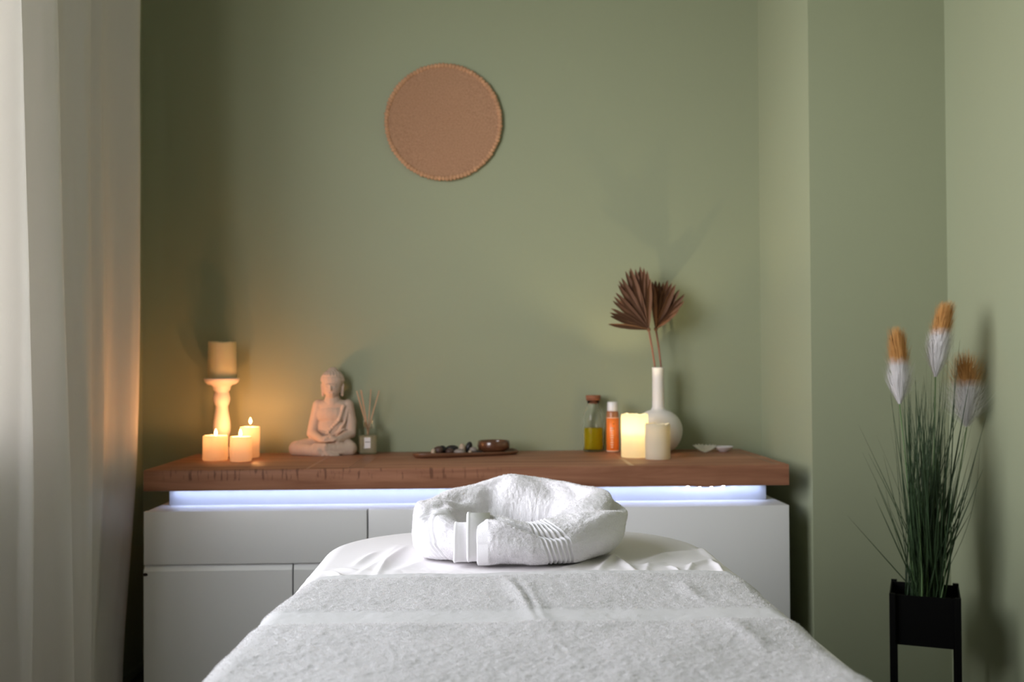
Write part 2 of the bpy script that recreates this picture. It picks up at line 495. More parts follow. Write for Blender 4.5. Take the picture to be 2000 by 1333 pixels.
# ------------------------------------------------------------------ the room
struct('floor', MB().box((XL - 0.3, YF - 0.3, -0.1), (XR + 0.3, YB + 0.3, 0)), M['floor'])
struct('ceiling', MB().box((XL - 0.3, YF - 0.3, ZC), (XR + 0.3, YB + 0.3, ZC + 0.1)), M['ceiling'])
struct('wall_back', MB().box((XL - 0.3, YB, 0), (XR + 0.3, YB + 0.2, ZC)), M['wall'])
struct('wall_right', MB().box((XR, YF - 0.3, 0), (XR + 0.2, YB, ZC)), M['wall'])
struct('wall_pier', MB().box((XP, YP, 0), (XR, YB, ZC), 0.0), M['wall'])
y0, y1, z0, z1 = WIN_L
w = MB()
w.box((XL - 0.09, YF - 0.3, 0), (XL, y0, ZC)); w.box((XL - 0.09, y1, 0), (XL, YB, ZC))
w.box((XL - 0.09, y0, 0), (XL, y1, z0)); w.box((XL - 0.09, y0, z1), (XL, y1, ZC))
struct('wall_left', w, M['wall'])
struct('wall_front', MB().box((XL, YF - 0.3, 0), (XR, YF, ZC)), M['wall'])
def window(name, lo, hi, axis):
    """frame, centre mullion and one pane; axis is the window's run"""
    r = bpy.data.objects.new(name, None); C.objects.link(r); r['kind'] = 'structure'
    m = MB(); t = 0.055
    n = 1 - axis
    def bar(a0, a1, b0, b1):
        l = [0, 0, b0]; h = [0, 0, b1]
        l[axis] = a0; h[axis] = a1; l[n] = lo[n]; h[n] = hi[n]
        m.box(l, h, 0.006)
    bar(lo[axis], hi[axis], lo[2], lo[2] + t); bar(lo[axis], hi[axis], hi[2] - t, hi[2])
    bar(lo[axis], lo[axis] + t, lo[2], hi[2]); bar(hi[axis] - t, hi[axis], lo[2], hi[2])
    mid = (lo[axis] + hi[axis]) / 2
    bar(mid - 0.04, mid + 0.04, lo[2], hi[2])
    m.build('window_frame', M['frame'], r, smooth=False)
    c = (lo[n] + hi[n]) / 2
    l = [0, 0, lo[2] + t]; h = [0, 0, hi[2] - t]
    l[axis] = lo[axis] + t; h[axis] = hi[axis] - t; l[n] = c - 0.003; h[n] = c + 0.003
    MB().box(l, h).build('window_pane', M['pane'], r, smooth=False)
window('window_1', (XL - 0.08, y0, z0), (XL - 0.04, y1, z1), 1)
def skirting(name, a, b, nx, ny):
    """profile board along a-b standing out from the wall by the normal (nx, ny)"""
    prof = [(0.002, 0), (0.020, 0), (0.020, 0.100), (0.013, 0.112), (0.013, 0.122), (0.017, 0.128), (0.010, 0.142), (0.002, 0.146)]
    v = [(p[0] + nx * d, p[1] + ny * d, z) for p in (a, b) for d, z in prof]
    k = len(prof)
    f = [(i, (i + 1) % k, k + (i + 1) % k, k + i) for i in range(k)] + [tuple(range(k)), tuple(range(k, 2 * k))[::-1]]
    o = mesh(name, v, f, M['trimw'], smooth=False, fix=True); o['kind'] = 'structure'
skirting('baseboard_back', (XL + 0.022, YB), (XP - 0.022, YB), 0, -1)
skirting('baseboard_left', (XL, YF + 0.022), (XL, YB - 0.001), 1, 0)
skirting('baseboard_right', (XR, YF + 0.022), (XR, YP - 0.022), -1, 0)
skirting('baseboard_pier', (XP + 0.001, YP), (XR - 0.001, YP), 0, -1)
skirting('baseboard_front', (XL + 0.022, YF), (XR - 0.022, YF), 0, 1)

# ------------------------------------------------------------------ curtain
def build_curtain():
    nu, nz = 520, 90
    ys = np.linspace(1.99, 2.90, nu)
    zs = np.linspace(0.03, 2.62, nz)
    U, Z = np.meshgrid(ys, zs, indexing='ij')
    h = (Z - 0.03) / 2.6
    peaks = [(2.02, 0.04, 0.040), (2.125, 0.030, 0.062), (2.325, 0.045, 0.080),
             (2.53, 0.045, 0.062), (2.67, 0.025, 0.032), (2.853, 0.055, 0.058)]
    X = np.full_like(U, -1.038)
    for i, (c, wd, a) in enumerate(peaks):
        cc = c + 0.016 * np.sin(2.0 * h + i * 1.9) + 0.010 * (h - 0.5) * (i % 3 - 1)
        d = np.where(U > cc, (U - cc) / (wd * .45), (U - cc) / (wd * 1.25)) if i < 4 else (U - cc) / wd
        X = X + 1.25 * a * (0.85 + 0.25 * np.sin(3 * h + i)) * np.exp(-np.abs(d) ** 2.2)
    X = X + 0.004 * fbm(U * 14, Z * 1.2, 2, 5) + 0.002 * fbm(U * 40, Z * 2.5, 2, 9)
    # the free edge sways: gathered a little at the foot and the top
    sway = sstep(2.35, 2.83, U)
    Y = U + sway * (-0.012 + 0.03 * np.sin(PI * np.clip((Z - 0.35) / 1.6, 0, 1)) - 0.075 * sstep(0.85, 0.1, Z))
    v = np.stack([X, Y, Z], -1).reshape(-1, 3)
    i = np.arange(nu - 1)[:, None] * nz + np.arange(nz - 1)[None, :]
    f = np.stack([i, i + nz, i + nz + 1, i + 1], -1).reshape(-1, 4)
    return v, f
cur = thing('curtain', 'off-white floor-length curtain hanging in soft folds at the left window', 'curtain', (-1.0, 2.3, 0.0))
v, f = build_curtain()
v = v - np.array([-1.0, 2.3, 0.0])
cp = mesh('drape', v, f, M['curtain'], cur)
rod = thing('curtain_rod', 'white curtain rod fixed above the left window', 'curtain rod', (-1.0, 0.4, 2.655))
MB().tube([(0, -2.2, 0), (0, 2.45, 0)], 0.012, 16).build('rod', M['frame'], rod)
for yy in (-2.0, 0.1, 2.42):
    MB().box((XL + 1.0, yy - 0.012, -0.01), (0.0, yy + 0.012, 0.012), 0.003).build('bracket', M['frame'], rod, smooth=False)

# ------------------------------------------------------------------ sideboard, worktop, LED strip
SX0, SX1, SYF, SYB = -0.900, 0.824, 2.668, 3.178
ZCAB, ZWB, ZW = 0.683, 0.7365, 0.793
side = thing('sideboard', 'long white handleless sideboard under the oak worktop', 'sideboard', ((SX0 + SX1) / 2, 2.92, 0))
ox, oy = (SX0 + SX1) / 2, 2.92
def sb(name, lo, hi, mat, bev=0.0):
    o = MB().box((lo[0] - ox, lo[1] - oy, lo[2]), (hi[0] - ox, hi[1] - oy, hi[2]), bev).build(name, mat, side, smooth=False)
    return autosmooth(o)
sb('carcass', (SX0 + 0.004, SYF + 0.021, 0.06), (SX1, SYB - 0.02, ZCAB), M['cab'], 0.0015)
sb('plinth', (SX0 + 0.03, SYF + 0.06, 0.0), (SX1 - 0.03, SYB - 0.05, 0.06), M['cabgap'])
XA = atY(718, 1040, SYF).x      # joint between the two drawers
XB = atY(572, 1130, SYF).x
XC = XA + (XA - SX0)            # joint hidden behind the towel
ZD = atY(420, 1103, SYF).z
ZD2 = ZD - 0.016
g = 0.0022
sb('drawer', (SX0, SYF, ZD), (XA - g, SYF + 0.019, ZCAB), M['cab'], 0.0016)
sb('drawer', (XA + g, SYF, ZD), (XC - g, SYF + 0.019, ZCAB), M['cab'], 0.0016)
def slant_door(x0, x1):
    # door whose top edge is cut to a slanting finger grip
    z0, z1 = 0.062, ZD - 0.002
    pr = [(SYF, z0), (SYF + 0.019, z0), (SYF + 0.019, z1), (SYF + 0.009, z1), (SYF + 0.0006, ZD2), (SYF, ZD2 - 0.001)]
    v = [(x - ox, y - oy, z) for x in (x0, x1) for y, z in pr]
    k = len(pr)
    f = [(i, (i + 1) % k, k + (i + 1) % k, k + i) for i in range(k)] + [tuple(range(k)), tuple(range(k, 2 * k))[::-1]]
    return mesh('door', v, f, M['cab'], side, smooth=False, fix=True)
slant_door(SX0, XB - g)
XB2 = XB + (XB - SX0)
slant_door(XB + g, XB2 - g)
slant_door(XB2 + g, XC - g)
sb('door', (XC + g, SYF, 0.062), (SX1, SYF + 0.019, ZCAB), M['cab'], 0.0016)
# small dark hinge cap showing in the grip recess
o = MB().ball((SX0 + 0.004 - ox, SYF - 0.001 - oy, ZD2 - 0.009), (0.007, 0.004, 0.004)).build('bumper', M['iron'], side)
o['label'] = 'small dark bumper at the left door edge'
YR = 2.785
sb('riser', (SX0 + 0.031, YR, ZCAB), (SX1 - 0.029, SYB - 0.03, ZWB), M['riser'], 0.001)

def build_worktop():
    # plank with a slightly wavy arris; bottom front edge splintered near x = 0.55
    nx = 420
    xs = np.linspace(SX0, SX1, nx)
    v = []
    sc0, sc1 = atY(1352, 948, SYF).x, atY(1405, 948, SYF).x
    for x in xs:
        n1 = float(vnoise(x * 30, 0.3, 3)) * 0.0006
        n2 = float(vnoise(x * 18, 0.7, 4)) * 0.0006
        chip = 0.0026 * math.exp(-((x - (sc0 + sc1) / 2) / 0.03) ** 4)
        prof = [(SYF + 0.0, ZWB - chip + 0.001), (SYF - 0.001 + n1, ZWB + 0.003), (SYF - 0.001 + n1, ZW - 0.003), (SYF + 0.003, ZW + n2 * 0.4),
                (SYB, ZW), (SYB, ZWB), (SYF + 0.012, ZWB), (SYF + 0.003, ZWB - chip)]
        v += [(x, a, b) for a, b in prof]
    k = 8
    f = []
    for i in range(nx - 1):
        for j in range(k):
            j2 = (j + 1) % k
            f.append((i * k + j, i * k + j2, (i + 1) * k + j2, (i + 1) * k + j))
    f.append(tuple(range(k))); f.append(tuple((nx - 1) * k + j for j in range(k))[::-1])
    o = mesh('worktop', v, f, M['oak'], smooth=False, fix=True)
    return autosmooth(o, 40)
wt_ = build_worktop()
tag(wt_, 'thick brown oak worktop lying on the white sideboard riser', 'worktop')

led = thing('led_strip', 'cold white LED strip glued under the front of the oak worktop', 'led strip', ((SX0 + SX1) / 2, YR - 0.012, ZWB))
lx0, lx1 = SX0 + 0.04 - ox, SX1 - 0.04 - ox
sagc = atY(1375, 950, YR).x - ox
def sag(x): return -0.0020 - 0.0128 * math.exp(-((x - sagc) / 0.10) ** 2)
n = 120
v, f = [], []
for i in range(n):
    x = lx0 + (lx1 - lx0) * i / (n - 1)
    z = sag(x)
    v += [(x, -0.006, z), (x, 0.006, z), (x, 0.006, z + 0.0012), (x, -0.006, z + 0.0012)]
for i in range(n - 1):
    for j in range(4):
        j2 = (j + 1) % 4
        f.append((i * 4 + j, i * 4 + j2, (i + 1) * 4 + j2, (i + 1) * 4 + j))
f += [(0, 1, 2, 3), tuple((n - 1) * 4 + j for j in (3, 2, 1, 0))]
mesh('tape', v, f, M['capwhite'], led, smooth=False, fix=True)
nl = 50
diode = None
for i in range(nl):
    x = lx0 + 0.015 + (lx1 - lx0 - 0.03) * i / (nl - 1)
    if diode is None:
        diode = MB().box((-0.0025, -0.0025, -0.0016), (0.0025, 0.0025, 0)).build('diode', M['led'], led, smooth=False)
        d = diode
    else:
        d = diode.copy(); C.objects.link(d); d.parent = led
    d.location = (x, 0, sag(x))
LED_W = 0.38
l = bpy.data.lights.new('led_light', 'AREA'); l.shape = 'RECTANGLE'; l.size = lx1 - lx0; l.size_y = 0.008
l.energy = LED_W; l.color = (0.46, 0.57, 1.0)
lo_ = bpy.data.objects.new('led_light', l); link(lo_, led)
lo_.location = (0, -0.003, -0.0165); lo_.rotation_euler = (math.radians(8), 0, 0)

# ------------------------------------------------------------------ wall disc
pc = atY(866, 238, YB - 0.012)
disc = thing('woven_wall_disc', 'round terracotta woven fibre disc hanging on the green wall', 'wall decoration', (pc.x, YB - 0.004, pc.z))
RD = 0.1885
nr, ns = 300, 240
rr = np.linspace(0.0005, RD - 0.009, nr)
aa = np.linspace(0, 2 * PI, ns, endpoint=False)
R_, A_ = np.meshgrid(rr, aa, indexing='ij')
turn = R_ / 0.0044 - A_ / (2 * PI)
bend = 0.004 * np.sin(2 * A_ + 0.6) * (R_ / RD) ** 2
D = -(0.006 + 0.0011 * np.abs(np.sin(PI * turn)) + 0.00035 * np.sin(A_ * np.maximum(8, R_ * 900).astype(int)) + bend * 0.5 + 0.0015)
vv = np.stack([R_ * np.cos(A_), D, R_ * np.sin(A_)], -1).reshape(-1, 3)
ii = np.arange(nr - 1)[:, None] * ns + np.arange(ns)[None, :]
jj = np.arange(nr - 1)[:, None] * ns + (np.arange(ns)[None, :] + 1) % ns
ff = np.stack([ii, ii + ns, jj + ns, jj], -1).reshape(-1, 4).tolist()
nb = len(vv)
back = np.stack([(RD - 0.009) * np.cos(aa), np.full(ns, -0.002), (RD - 0.009) * np.sin(aa)], -1)
vv = np.vstack([vv, back])
for k in range(ns):
    k2 = (k + 1) % ns
    ff.append(((nr - 1) * ns + k, (nr - 1) * ns + k2, nb + k2, nb + k))
ff.append(tuple(nb + k for k in range(ns)))
mesh('woven_face', vv, ff, M['mat'], disc)
# braided rim: little wrapped stitches around the edge
rim = MB(); rnd = random.Random(4)
nst = 96
for k in range(nst):
    a = 2 * PI * k / nst
    c = Vector(((RD - 0.0075) * math.cos(a), -0.0085 - 0.002 * math.sin(2 * a + 0.6), (RD - 0.0075) * math.sin(a)))
    rot = Matrix.Rotation(-a + 0.35 + rnd.uniform(-0.12, 0.12), 3, 'Y')
    rim.ball(c, (0.0082 + rnd.uniform(-0.0012, 0.0015), 0.0042, 0.0068), rot, 10, 8)
rim.build('braided_rim', M['matrim'], disc)

# ------------------------------------------------------------------ candles
def top_at(px, py_bottom):
    return atZ(px, py_bottom, ZW)
def flame(parent, z, lean, energy, h=0.022):
    v = MB()
    prof = [(0.0006, 0), (0.0030, h * .15), (0.0044, h * .32), (0.0042, h * .5), (0.0028, h * .72), (0.0012, h * .9), (0.0002, h)]
    o = v.lathe(prof, 16, lambda i, a, r, zz: (r, zz)).build('flame', M['flame'], parent)
    o.location = (lean, 0, z + 0.004)
    MB().tube([(0, 0, z * .44), (0.0006, 0, z + 0.004), (lean, 0, z + 0.009)], 0.0011, 8).build('wick', M['wick'], parent)
    l = bpy.data.lights.new('flame_light', 'POINT')
    l.energy = energy; l.color = (1.0, 0.43, 0.15); l.shadow_soft_size = 0.008
    q = bpy.data.objects.new('flame_light', l); link(q, parent); q.location = (lean, -0.0005, z + 0.009)
def pillar(label, cx, by, w, topy, mat, lit=0.0, seed=0, rough=0.0, dished=0.006, z=ZW, Y=None, group=None, wpx=None):
    base = atZ(cx, by, z)
    # by is the lower silhouette at the candle's front: step back by its radius
    r = w / 2
    Yc = base.y + r if Y is None else Y
    c = atY(cx, 700, Yc)
    top = atY(cx, topy, Yc - (0 if Y is not None else 0)).z
    h = top - z
    o = thing('pillar_candle', label, 'candle', (c.x, Yc, z), group=group)
    rn = random.Random(seed)
    ph = [rn.uniform(0, 6.28) for _ in range(6)]
    def wob(i, a, rr, zz):
        k = max(0, (zz / h - 0.9)) * 10
        dz = rough * k * (math.sin(3 * a + ph[0]) + 0.6 * math.sin(7 * a + ph[1]) + 0.4 * math.sin(13 * a + ph[2]))
        dr = 0.0006 * math.sin(2 * a + ph[3] + zz * 40) + 0.0003 * math.sin(5 * a + ph[4])
        return rr + (dr if rr > 0.3 * r else 0), zz + (dz if rr > 0.5 * r else 0)
    b = 0.0025
    prof = [(0.001, 0), (r - b, 0), (r, b)] + [(r, h * t) for t in (0.2, 0.4, 0.6, 0.8, 0.9, 0.95)] + \
           [(r, h - b), (r - 0.001, h - 0.0006), (r - b, h), (r * 0.86, h - dished * 0.5), (r * 0.6, h - dished), (r * 0.3, h - dished), (0.001, h - dished)]
    if lit: prof = prof[:-4] + [(r - .0045, h - .001), (r - .0045, h * .8), (r - .0045, h * .62), (r - .006, h * .50), (r * .5, h * .46), (0.001, h * .46)]
    MB().lathe(prof, 48, wob).build('wax', mat, o)
    if lit: flame(o, h - dished, 0.0012 * (1 if seed % 2 else -1), lit, 0.020 + 0.002 * (seed % 3))
    else: MB().tube([(0, 0, h - dished - 0.004), (0.001, 0, h - dished + 0.002), (0.002, 0.001, h - dished + 0.007)], 0.0009, 8).build('wick', M['wick'], o)
    return o, c, h
FL = 1.3
px2m = lambda px, Y: px * Y / F
pillar('short lit cream pillar candle, leftmost of the three burning ones', 420.5, 901.5, px2m(49, 2.85), 851, M['waxlit'], FL, 1, 0.0003)
pillar('lit cream pillar candle in front of the rounded one', 470, 903.5, px2m(42, 2.84), 853, M['waxlit'], FL, 2, 0.0003)
pillar('rounded lit cream pillar candle, rearmost and tallest of the three burning ones', 488, 896, px2m(38, 2.93), 834, M['waxlit'], FL, 3, 0.0006, -0.004)

# turned candlestick
hb = atZ(433, 893, ZW)
hy = hb.y + 0.035
hc = atY(433, 744, hy)
HT = hc.z + 0.004 - ZW     # upper plate height
st = thing('candlestick', 'turned white wooden candlestick standing behind the burning candles', 'candlestick', (hc.x, hy, ZW))
k = hy / F
def zz(py): return atY(433, py, hy).z - ZW
prof = [(0.001, 0), (0.048, 0), (0.050, 0.004), (0.049, 0.010), (0.040, 0.016), (0.024, 0.022), (0.018, 0.030)]
prof += [(13 * k, zz(853)), (15.5 * k, zz(845)), (16.5 * k, zz(835)), (16 * k, zz(825)), (14 * k, zz(813)), (12 * k, zz(800)), (11.5 * k, zz(794)),
         (13 * k, zz(791)), (15.5 * k, zz(784)), (16 * k, zz(777)), (14 * k, zz(769)), (13 * k, zz(765)), (16 * k, zz(762)), (16.5 * k, zz(757)), (19 * k, zz(753)),
         (26 * k, zz(751)), (31 * k, zz(747)), (33.5 * k, zz(741)), (33 * k, zz(739)), (30 * k, zz(739)), (0.001, zz(740))]
# a clear step of height even when the base is hidden
prof = prof[:7] + [p for p in prof[7:] if p[1] > 0.03]
MB().lathe(prof, 56).build('turned_post', M['holder'], st)
PZ = ZW + zz(740)
o, c_, h_ = pillar('unlit yellowed pillar candle on top of the white candlestick', 435, 740, 54 * k, 668, M['waxold'], 0, 7, 0.0012, 0.006, z=PZ + 0.0005, Y=hy)
o.location.x = hc.x + 0.002

# ------------------------------------------------------------------ electric wax candles
def led_candle(label, cx, by, wpx, topy, lit, floor_t, seed):
    base = atZ(cx, by, ZW); r = px2m(wpx, base.y + 0.03) / 2
    Yc = base.y + r
    c = atY(cx, 850, Yc); h = atY(cx, topy, Yc).z - ZW
    o = thing('electric_candle', label, 'candle', (c.x, Yc, ZW))
    rn = random.Random(seed); ph = [rn.uniform(0, 6.28) for _ in range(5)]
    hf = h * floor_t; th = 0.0045
    def wob(i, a, rr, z_):
        k_ = max(0, (z_ / h - 0.9)) * 10
        return rr + 0.0003 * math.sin(3 * a + ph[3]), z_ + k_ * 0.0014 * (math.sin(3 * a + ph[0]) + 0.7 * math.sin(8 * a + ph[1]) + 0.5 * math.sin(15 * a + ph[2]))
    prof = [(0.001, 0), (r - 0.002, 0), (r, 0.002)] + [(r, h * t) for t in (0.25, 0.5, 0.75, 0.9, 0.96)] + [(r - 0.001, h - 0.0005), (r - th * 0.5, h), (r - th, h - 0.001)] + \
           [(r - th, h * t) for t in (0.9, 0.8, 0.7)] + [(r - th, hf + 0.002), (r - th - 0.002, hf), (0.001, hf)]
    MB().lathe(prof, 64, wob).build('wax_shell', M['ledwax'] if lit > 1 else M['waxdim'], o)
    MB().lathe([(0.001, hf), (0.004, hf), (0.0045, hf + 0.006), (0.003, hf + 0.014), (0.0005, hf + 0.022)], 16).build('led_bulb', M['led2'] if lit else M['capwhite'], o)
    if lit:
        l = bpy.data.lights.new('bulb_light', 'POINT'); l.energy = lit; l.color = (1.0, 0.82, 0.48); l.shadow_soft_size = 0.006
        q = bpy.data.objects.new('bulb_light', l); link(q, o); q.location = (0, 0, hf + 0.028)
    return o
M['led2'] = emit('warm_led_bulb', (1.0, 0.75, 0.4), 20)
led_candle('brightly glowing ivory electric candle beside the white vase', 1239.5, 895.5, 53, 809, 2.4, 0.50, 3)
led_candle('dim ivory electric candle, the smaller one in front of the white vase', 1284.5, 899.5, 49, 828, 0.03, 0.60, 8)

# ------------------------------------------------------------------ seated stone statue
sbp = atZ(645, 890, ZW)
SY = sbp.y + 0.055
sc = SY / F
stc = atY(645, 800, SY)
def stat():
    m = MB()
    Z0 = 886
    def P(px, py, d=0): return ((px - 645) * sc, d * sc, (Z0 - py) * sc)
    def cap(p, q, r1, r2=None, n_=7):
        r2 = r1 if r2 is None else r2
        p = Vector(p); q = Vector(q)
        for i in range(n_):
            t = i / (n_ - 1)
            m.ball(p.lerp(q, t), (r1 + (r2 - r1) * t) * sc, None, 14, 9)
    def ell(px, py, d, rx, ry, rz, rot=None): m.ball(P(px, py, d), (rx * sc, ry * sc, rz * sc), rot)
    # head: face oval, skull cap, topknot
    ell(649, 756, -1, 17.5, 19, 23)
    ell(649.5, 744, 2, 21.5, 21.5, 20)
    ell(650, 727, 3, 11.5, 11.5, 9.5)
    ell(649, 770, -6, 10.5, 11, 8)
    # brow, nose, lips, eyelids
    cap(P(640, 752, -18.5), P(646, 751, -20.5), 1.4); cap(P(652, 751, -20.5), P(658, 752, -18.5), 1.4)
    cap(P(649, 752, -19.5), P(649, 761, -22.5), 1.4, 2.7)
    cap(P(645.5, 768.5, -17), P(652.5, 768.5, -17), 1.8)
    ell(642.5, 757, -16.8, 3.6, 2.2, 1.9); ell(655.5, 757, -16.8, 3.6, 2.2, 1.9)
    # curls on scalp
    rn = random.Random(2)
    for j in range(9):
        ph = math.radians(8 + j * 10)
        nn = max(1, int(2 * PI * math.sin(ph) * 21 / 5.4))
        for i in range(nn):
            a = 2 * PI * (i + 0.5 * (j % 2)) / nn
            x, y, z = math.sin(ph) * math.cos(a), math.sin(ph) * math.sin(a), math.cos(ph)
            if y < -0.3 and z < 0.42: continue
            ell(649.5 + 21.2 * x, 744 - 19.8 * z, 2 + 21.2 * y, 2.6, 2.6, 2.6)
    # ears with long lobes
    for s in (-1, 1):
        cap(P(649.5 + s * 20, 752, 2), P(649.5 + s * 18.5, 772, 1), 3.2, 2.8)
    # neck and torso
    cap(P(649, 774, 2), P(649, 786, 4), 13, 17)
    ell(649, 792, 6, 35, 18, 13)
    ell(649, 810, 4, 34, 21, 22)
    ell(649, 834, 4, 30, 20, 26)
    ell(649, 858, 6, 32, 25, 18)
    # arms
    cap(P(622, 793, 6), P(615, 824, 4), 12.5, 12); cap(P(615, 824, 4), P(610, 846, -2), 12, 10.5)
    cap(P(610, 846, -2), P(633, 857, -30), 10, 7.5)
    cap(P(678, 793, 6), P(684, 824, 4), 12.5, 12); cap(P(684, 824, 4), P(685, 846, -2), 12, 10.5)
    cap(P(685, 846, -2), P(663, 857, -30), 10, 7.5)
    # hands resting in the lap, palms up with fingers
    ell(640, 858, -34, 11, 8, 4.5); ell(655, 855.5, -35, 11, 8, 4.5)
    for i in range(4):
        cap(P(645, 858, -40 + i * 3.6), P(657, 858.5, -41 + i * 3.6), 1.9, 1.6, 6)
        cap(P(652, 854, -41 + i * 3.6), P(640, 854, -42 + i * 3.6), 1.9, 1.6, 6)
    cap(P(636, 852, -34), P(646, 849, -36), 2.2, 1.8); cap(P(660, 852, -34), P(649, 849, -36), 2.2, 1.8)
    # crossed legs: thighs, knees, shins
    cap(P(628, 868, 4), P(584, 874, -20), 17, 15.5); cap(P(668, 868, 4), P(684, 874, -20), 17, 15.5)
    cap(P(585, 876, -22), P(630, 878, -44), 14.5, 10.5); cap(P(684, 876, -22), P(642, 873, -44), 14.5, 10.5)
    cap(P(630, 880, -46), P(655, 884, -44), 8, 6)
    cap(P(642, 869, -46), P(622, 868, -42), 7.5, 5.5)
    ell(640, 880, -20, 50, 30, 11)
    # robe: sash over the shoulder, folds over lap and chest
    cap(P(672, 794, -8), P(664, 820, -14), 4.2, 3.6); cap(P(664, 820, -14), P(640, 846, -16), 3.6, 3)
    cap(P(680, 797, -4), P(674, 825, -10), 3, 3); cap(P(674, 825, -10), P(660, 848, -16), 3, 2.5)
    cap(P(627, 840, -14), P(650, 849, -18), 2.2); cap(P(650, 849, -18), P(673, 838, -14), 2.2)
    for i in range(7):
        a = -1 + i / 3.0
        cap(P(646 + a * 10, 880, -52 + 5 * a * a), P(646 + a * 26, 889, -52 + 7 * a * a), 3.0, 2.4)
    return m
sta = stat().build('seated_buddha_statue', M['stone'], fix=False)
# flatten the underside
for vt in sta.data.vertices:
    if vt.co.z < 0.0: vt.co.z = 0.0
sta.location = (stc.x, SY, ZW)
tag(sta, 'pale stone seated buddha statue with crossed legs on the oak worktop', 'statue')
rm = sta.modifiers.new('fuse', 'REMESH'); rm.mode = 'VOXEL'; rm.voxel_size = 0.0015; rm.use_smooth_shade = True
sm = sta.modifiers.new('soften', 'SMOOTH'); sm.factor = 0.5; sm.iterations = 5

# ------------------------------------------------------------------ reed diffuser
b = atZ(719, 888.5, ZW); dy = b.y + 0.026
c = atY(719, 860, dy); k = dy / F
df = thing('reed_diffuser', 'square glass reed diffuser beside the stone statue', 'diffuser', (c.x, dy, ZW), 0.05)
hw = 16.5 * k; hh = 50 * k
MB().box((-hw, -hw, 0), (hw, hw, hh), 0.004).lathe([(hw * .55, hh - 0.001), (hw * .5, hh + 0.002), (hw * .5, hh + 11 * k), (hw * .58, hh + 12 * k), (hw * .58, hh + 15 * k), (hw * .36, hh + 15 * k), (hw * .36, hh + 0.001)], 32).build('glass_bottle', M['glass'], df, smooth=False)
MB().box((-hw + .003, -hw + .003, 0.004), (hw - .003, hw - .003, hh * 0.72), 0.003).build('scented_oil', M['scent'], df, smooth=False)
lb = MB().box((-hw * 0.38, -hw - 0.0008, hh * .24), (hw * .35, -hw - 0.0002, hh * .66)).build('paper_label', M['paper'], df, smooth=False)
MB().box((-hw * 0.30, -hw - 0.0011, hh * .47), (hw * .28, -hw - 0.0009, hh * .50)).build('print_line', M['ink'], lb, smooth=False)
for tx, ty, dd in ((697, 764, -.01), (704, 762, .012), (706, 763, -.004), (724, 761, .01), (741, 763, -.008)):
    p = atY(tx, ty, dy)
    tx_, tz_ = p.x - c.x, p.z - ZW
    MB().tube([(-tx_ * .22, 0.002, 0.008), (tx_ * 0.15, dd * .3, hh * 1.15), (tx_, dd, tz_)], 0.0017, 8).build('reed', M['reed'], df)

# ------------------------------------------------------------------ tray with stones and bowl
tl = atZ(808, 897, ZW); tr_ = atZ(1008, 888, ZW)
tmid = (tl + tr_) / 2 + Vector((0, 0.03, 0))
ang = math.atan2(tr_.y - tl.y, tr_.x - tl.x) * 0.9
L = 0.330; Wd = 0.105
tray = thing('wooden_tray', 'oblong dark wooden tray carrying pebbles and a bowl', 'tray', (tmid.x, tmid.y, ZW), ang)
def traymesh():
    n = 96; m = MB()
    def outl(s, z):
        pts = []
        for i in range(n):
            a = 2 * PI * i / n
            ca, sa = math.cos(a), math.sin(a)
            hx = L / 2 - s; hy_ = Wd / 2 - s
            rr = 1 / ((abs(ca) / 1) ** 3.2 + (abs(sa) / 1) ** 3.2) ** (1 / 3.2)
            pts.append((hx * rr * ca, hy_ * rr * sa, z + (0.002 * math.sin(2 * a) if s < 0.006 and z > 0.006 else 0)))
        return pts
    rings = [outl(0.012, 0), outl(0.003, 0.004), outl(0.0, 0.011), outl(0.0015, 0.0135), outl(0.005, 0.0130), outl(0.010, 0.0075), outl(0.040, 0.006)]
    v = [p for r_ in rings for p in r_]; f = []
    for i in range(len(rings) - 1):
        for q in range(n):
            q2 = (q + 1) % n
            f.append((i * n + q, i * n + q2, (i + 1) * n + q2, (i + 1) * n + q))
    f.append(tuple(range(n))[::-1]); f.append(tuple((len(rings) - 1) * n + q for q in range(n)))
    return m.add(v, f)
o = traymesh().build('tray_board', M['traywood'], tray)
TRZ = ZW + 0.0065
RZ = Matrix.Rotation(ang, 3, 'Z')
def on_tray(px, off):       # a point on the tray seen at column px, off metres behind its centre line
    t = atY(px, 885, tmid.y).x - tmid.x
    p = RZ @ Vector((t, off, 0))
    return tmid + p
def pebble(px, off, r, mat, label, z=0.0, seed=0, tilt=0.0, group='pebbles on the wooden tray'):
    p = on_tray(px, off)
    m = MB(); rn = random.Random(seed)
    m.ball((0, 0, 0), r, None, 28, 18)
    ph = [rn.uniform(0, 6.28) for _ in range(4)]
    vs = []
    for (x, y, z_) in m.v:
        q = 1 + 0.06 * math.sin(x / r[0] * 2.3 + ph[0]) + 0.06 * math.sin(y / r[1] * 2.7 + ph[1]) + 0.05 * math.sin(z_ / r[2] * 2 + ph[2])
        v_ = Matrix.Rotation(tilt, 3, 'Y') @ Vector((x * q, y * q, z_ * q)); vs.append(v_[:])
    lowz = min(v_[2] for v_ in vs)
    m.v = [(a, b_, c2 - lowz) for a, b_, c2 in vs]
    o = m.build('pebble', mat, fix=False)
    o.location = (p.x, p.y, TRZ + z + 0.0003); o.rotation_euler = (0, 0, rn.uniform(-.4, .4))
    return tag(o, label, 'pebble', group)
q = tmid.y / F
pebble(841, -.012, (5.5 * q, 7 * q, 6 * q), M['palestone'], 'small pale pink pebble at the left end of the pile', seed=1)
pebble(852, -.006, (9 * q, 9 * q, 8.5 * q), M['brownstone'], 'large dark brown pebble at the left of the pile', seed=2)
pebble(864, .012, (9 * q, 9 * q, 8 * q), M['blackstone'], 'black pebble just right of the dark brown one', seed=3)
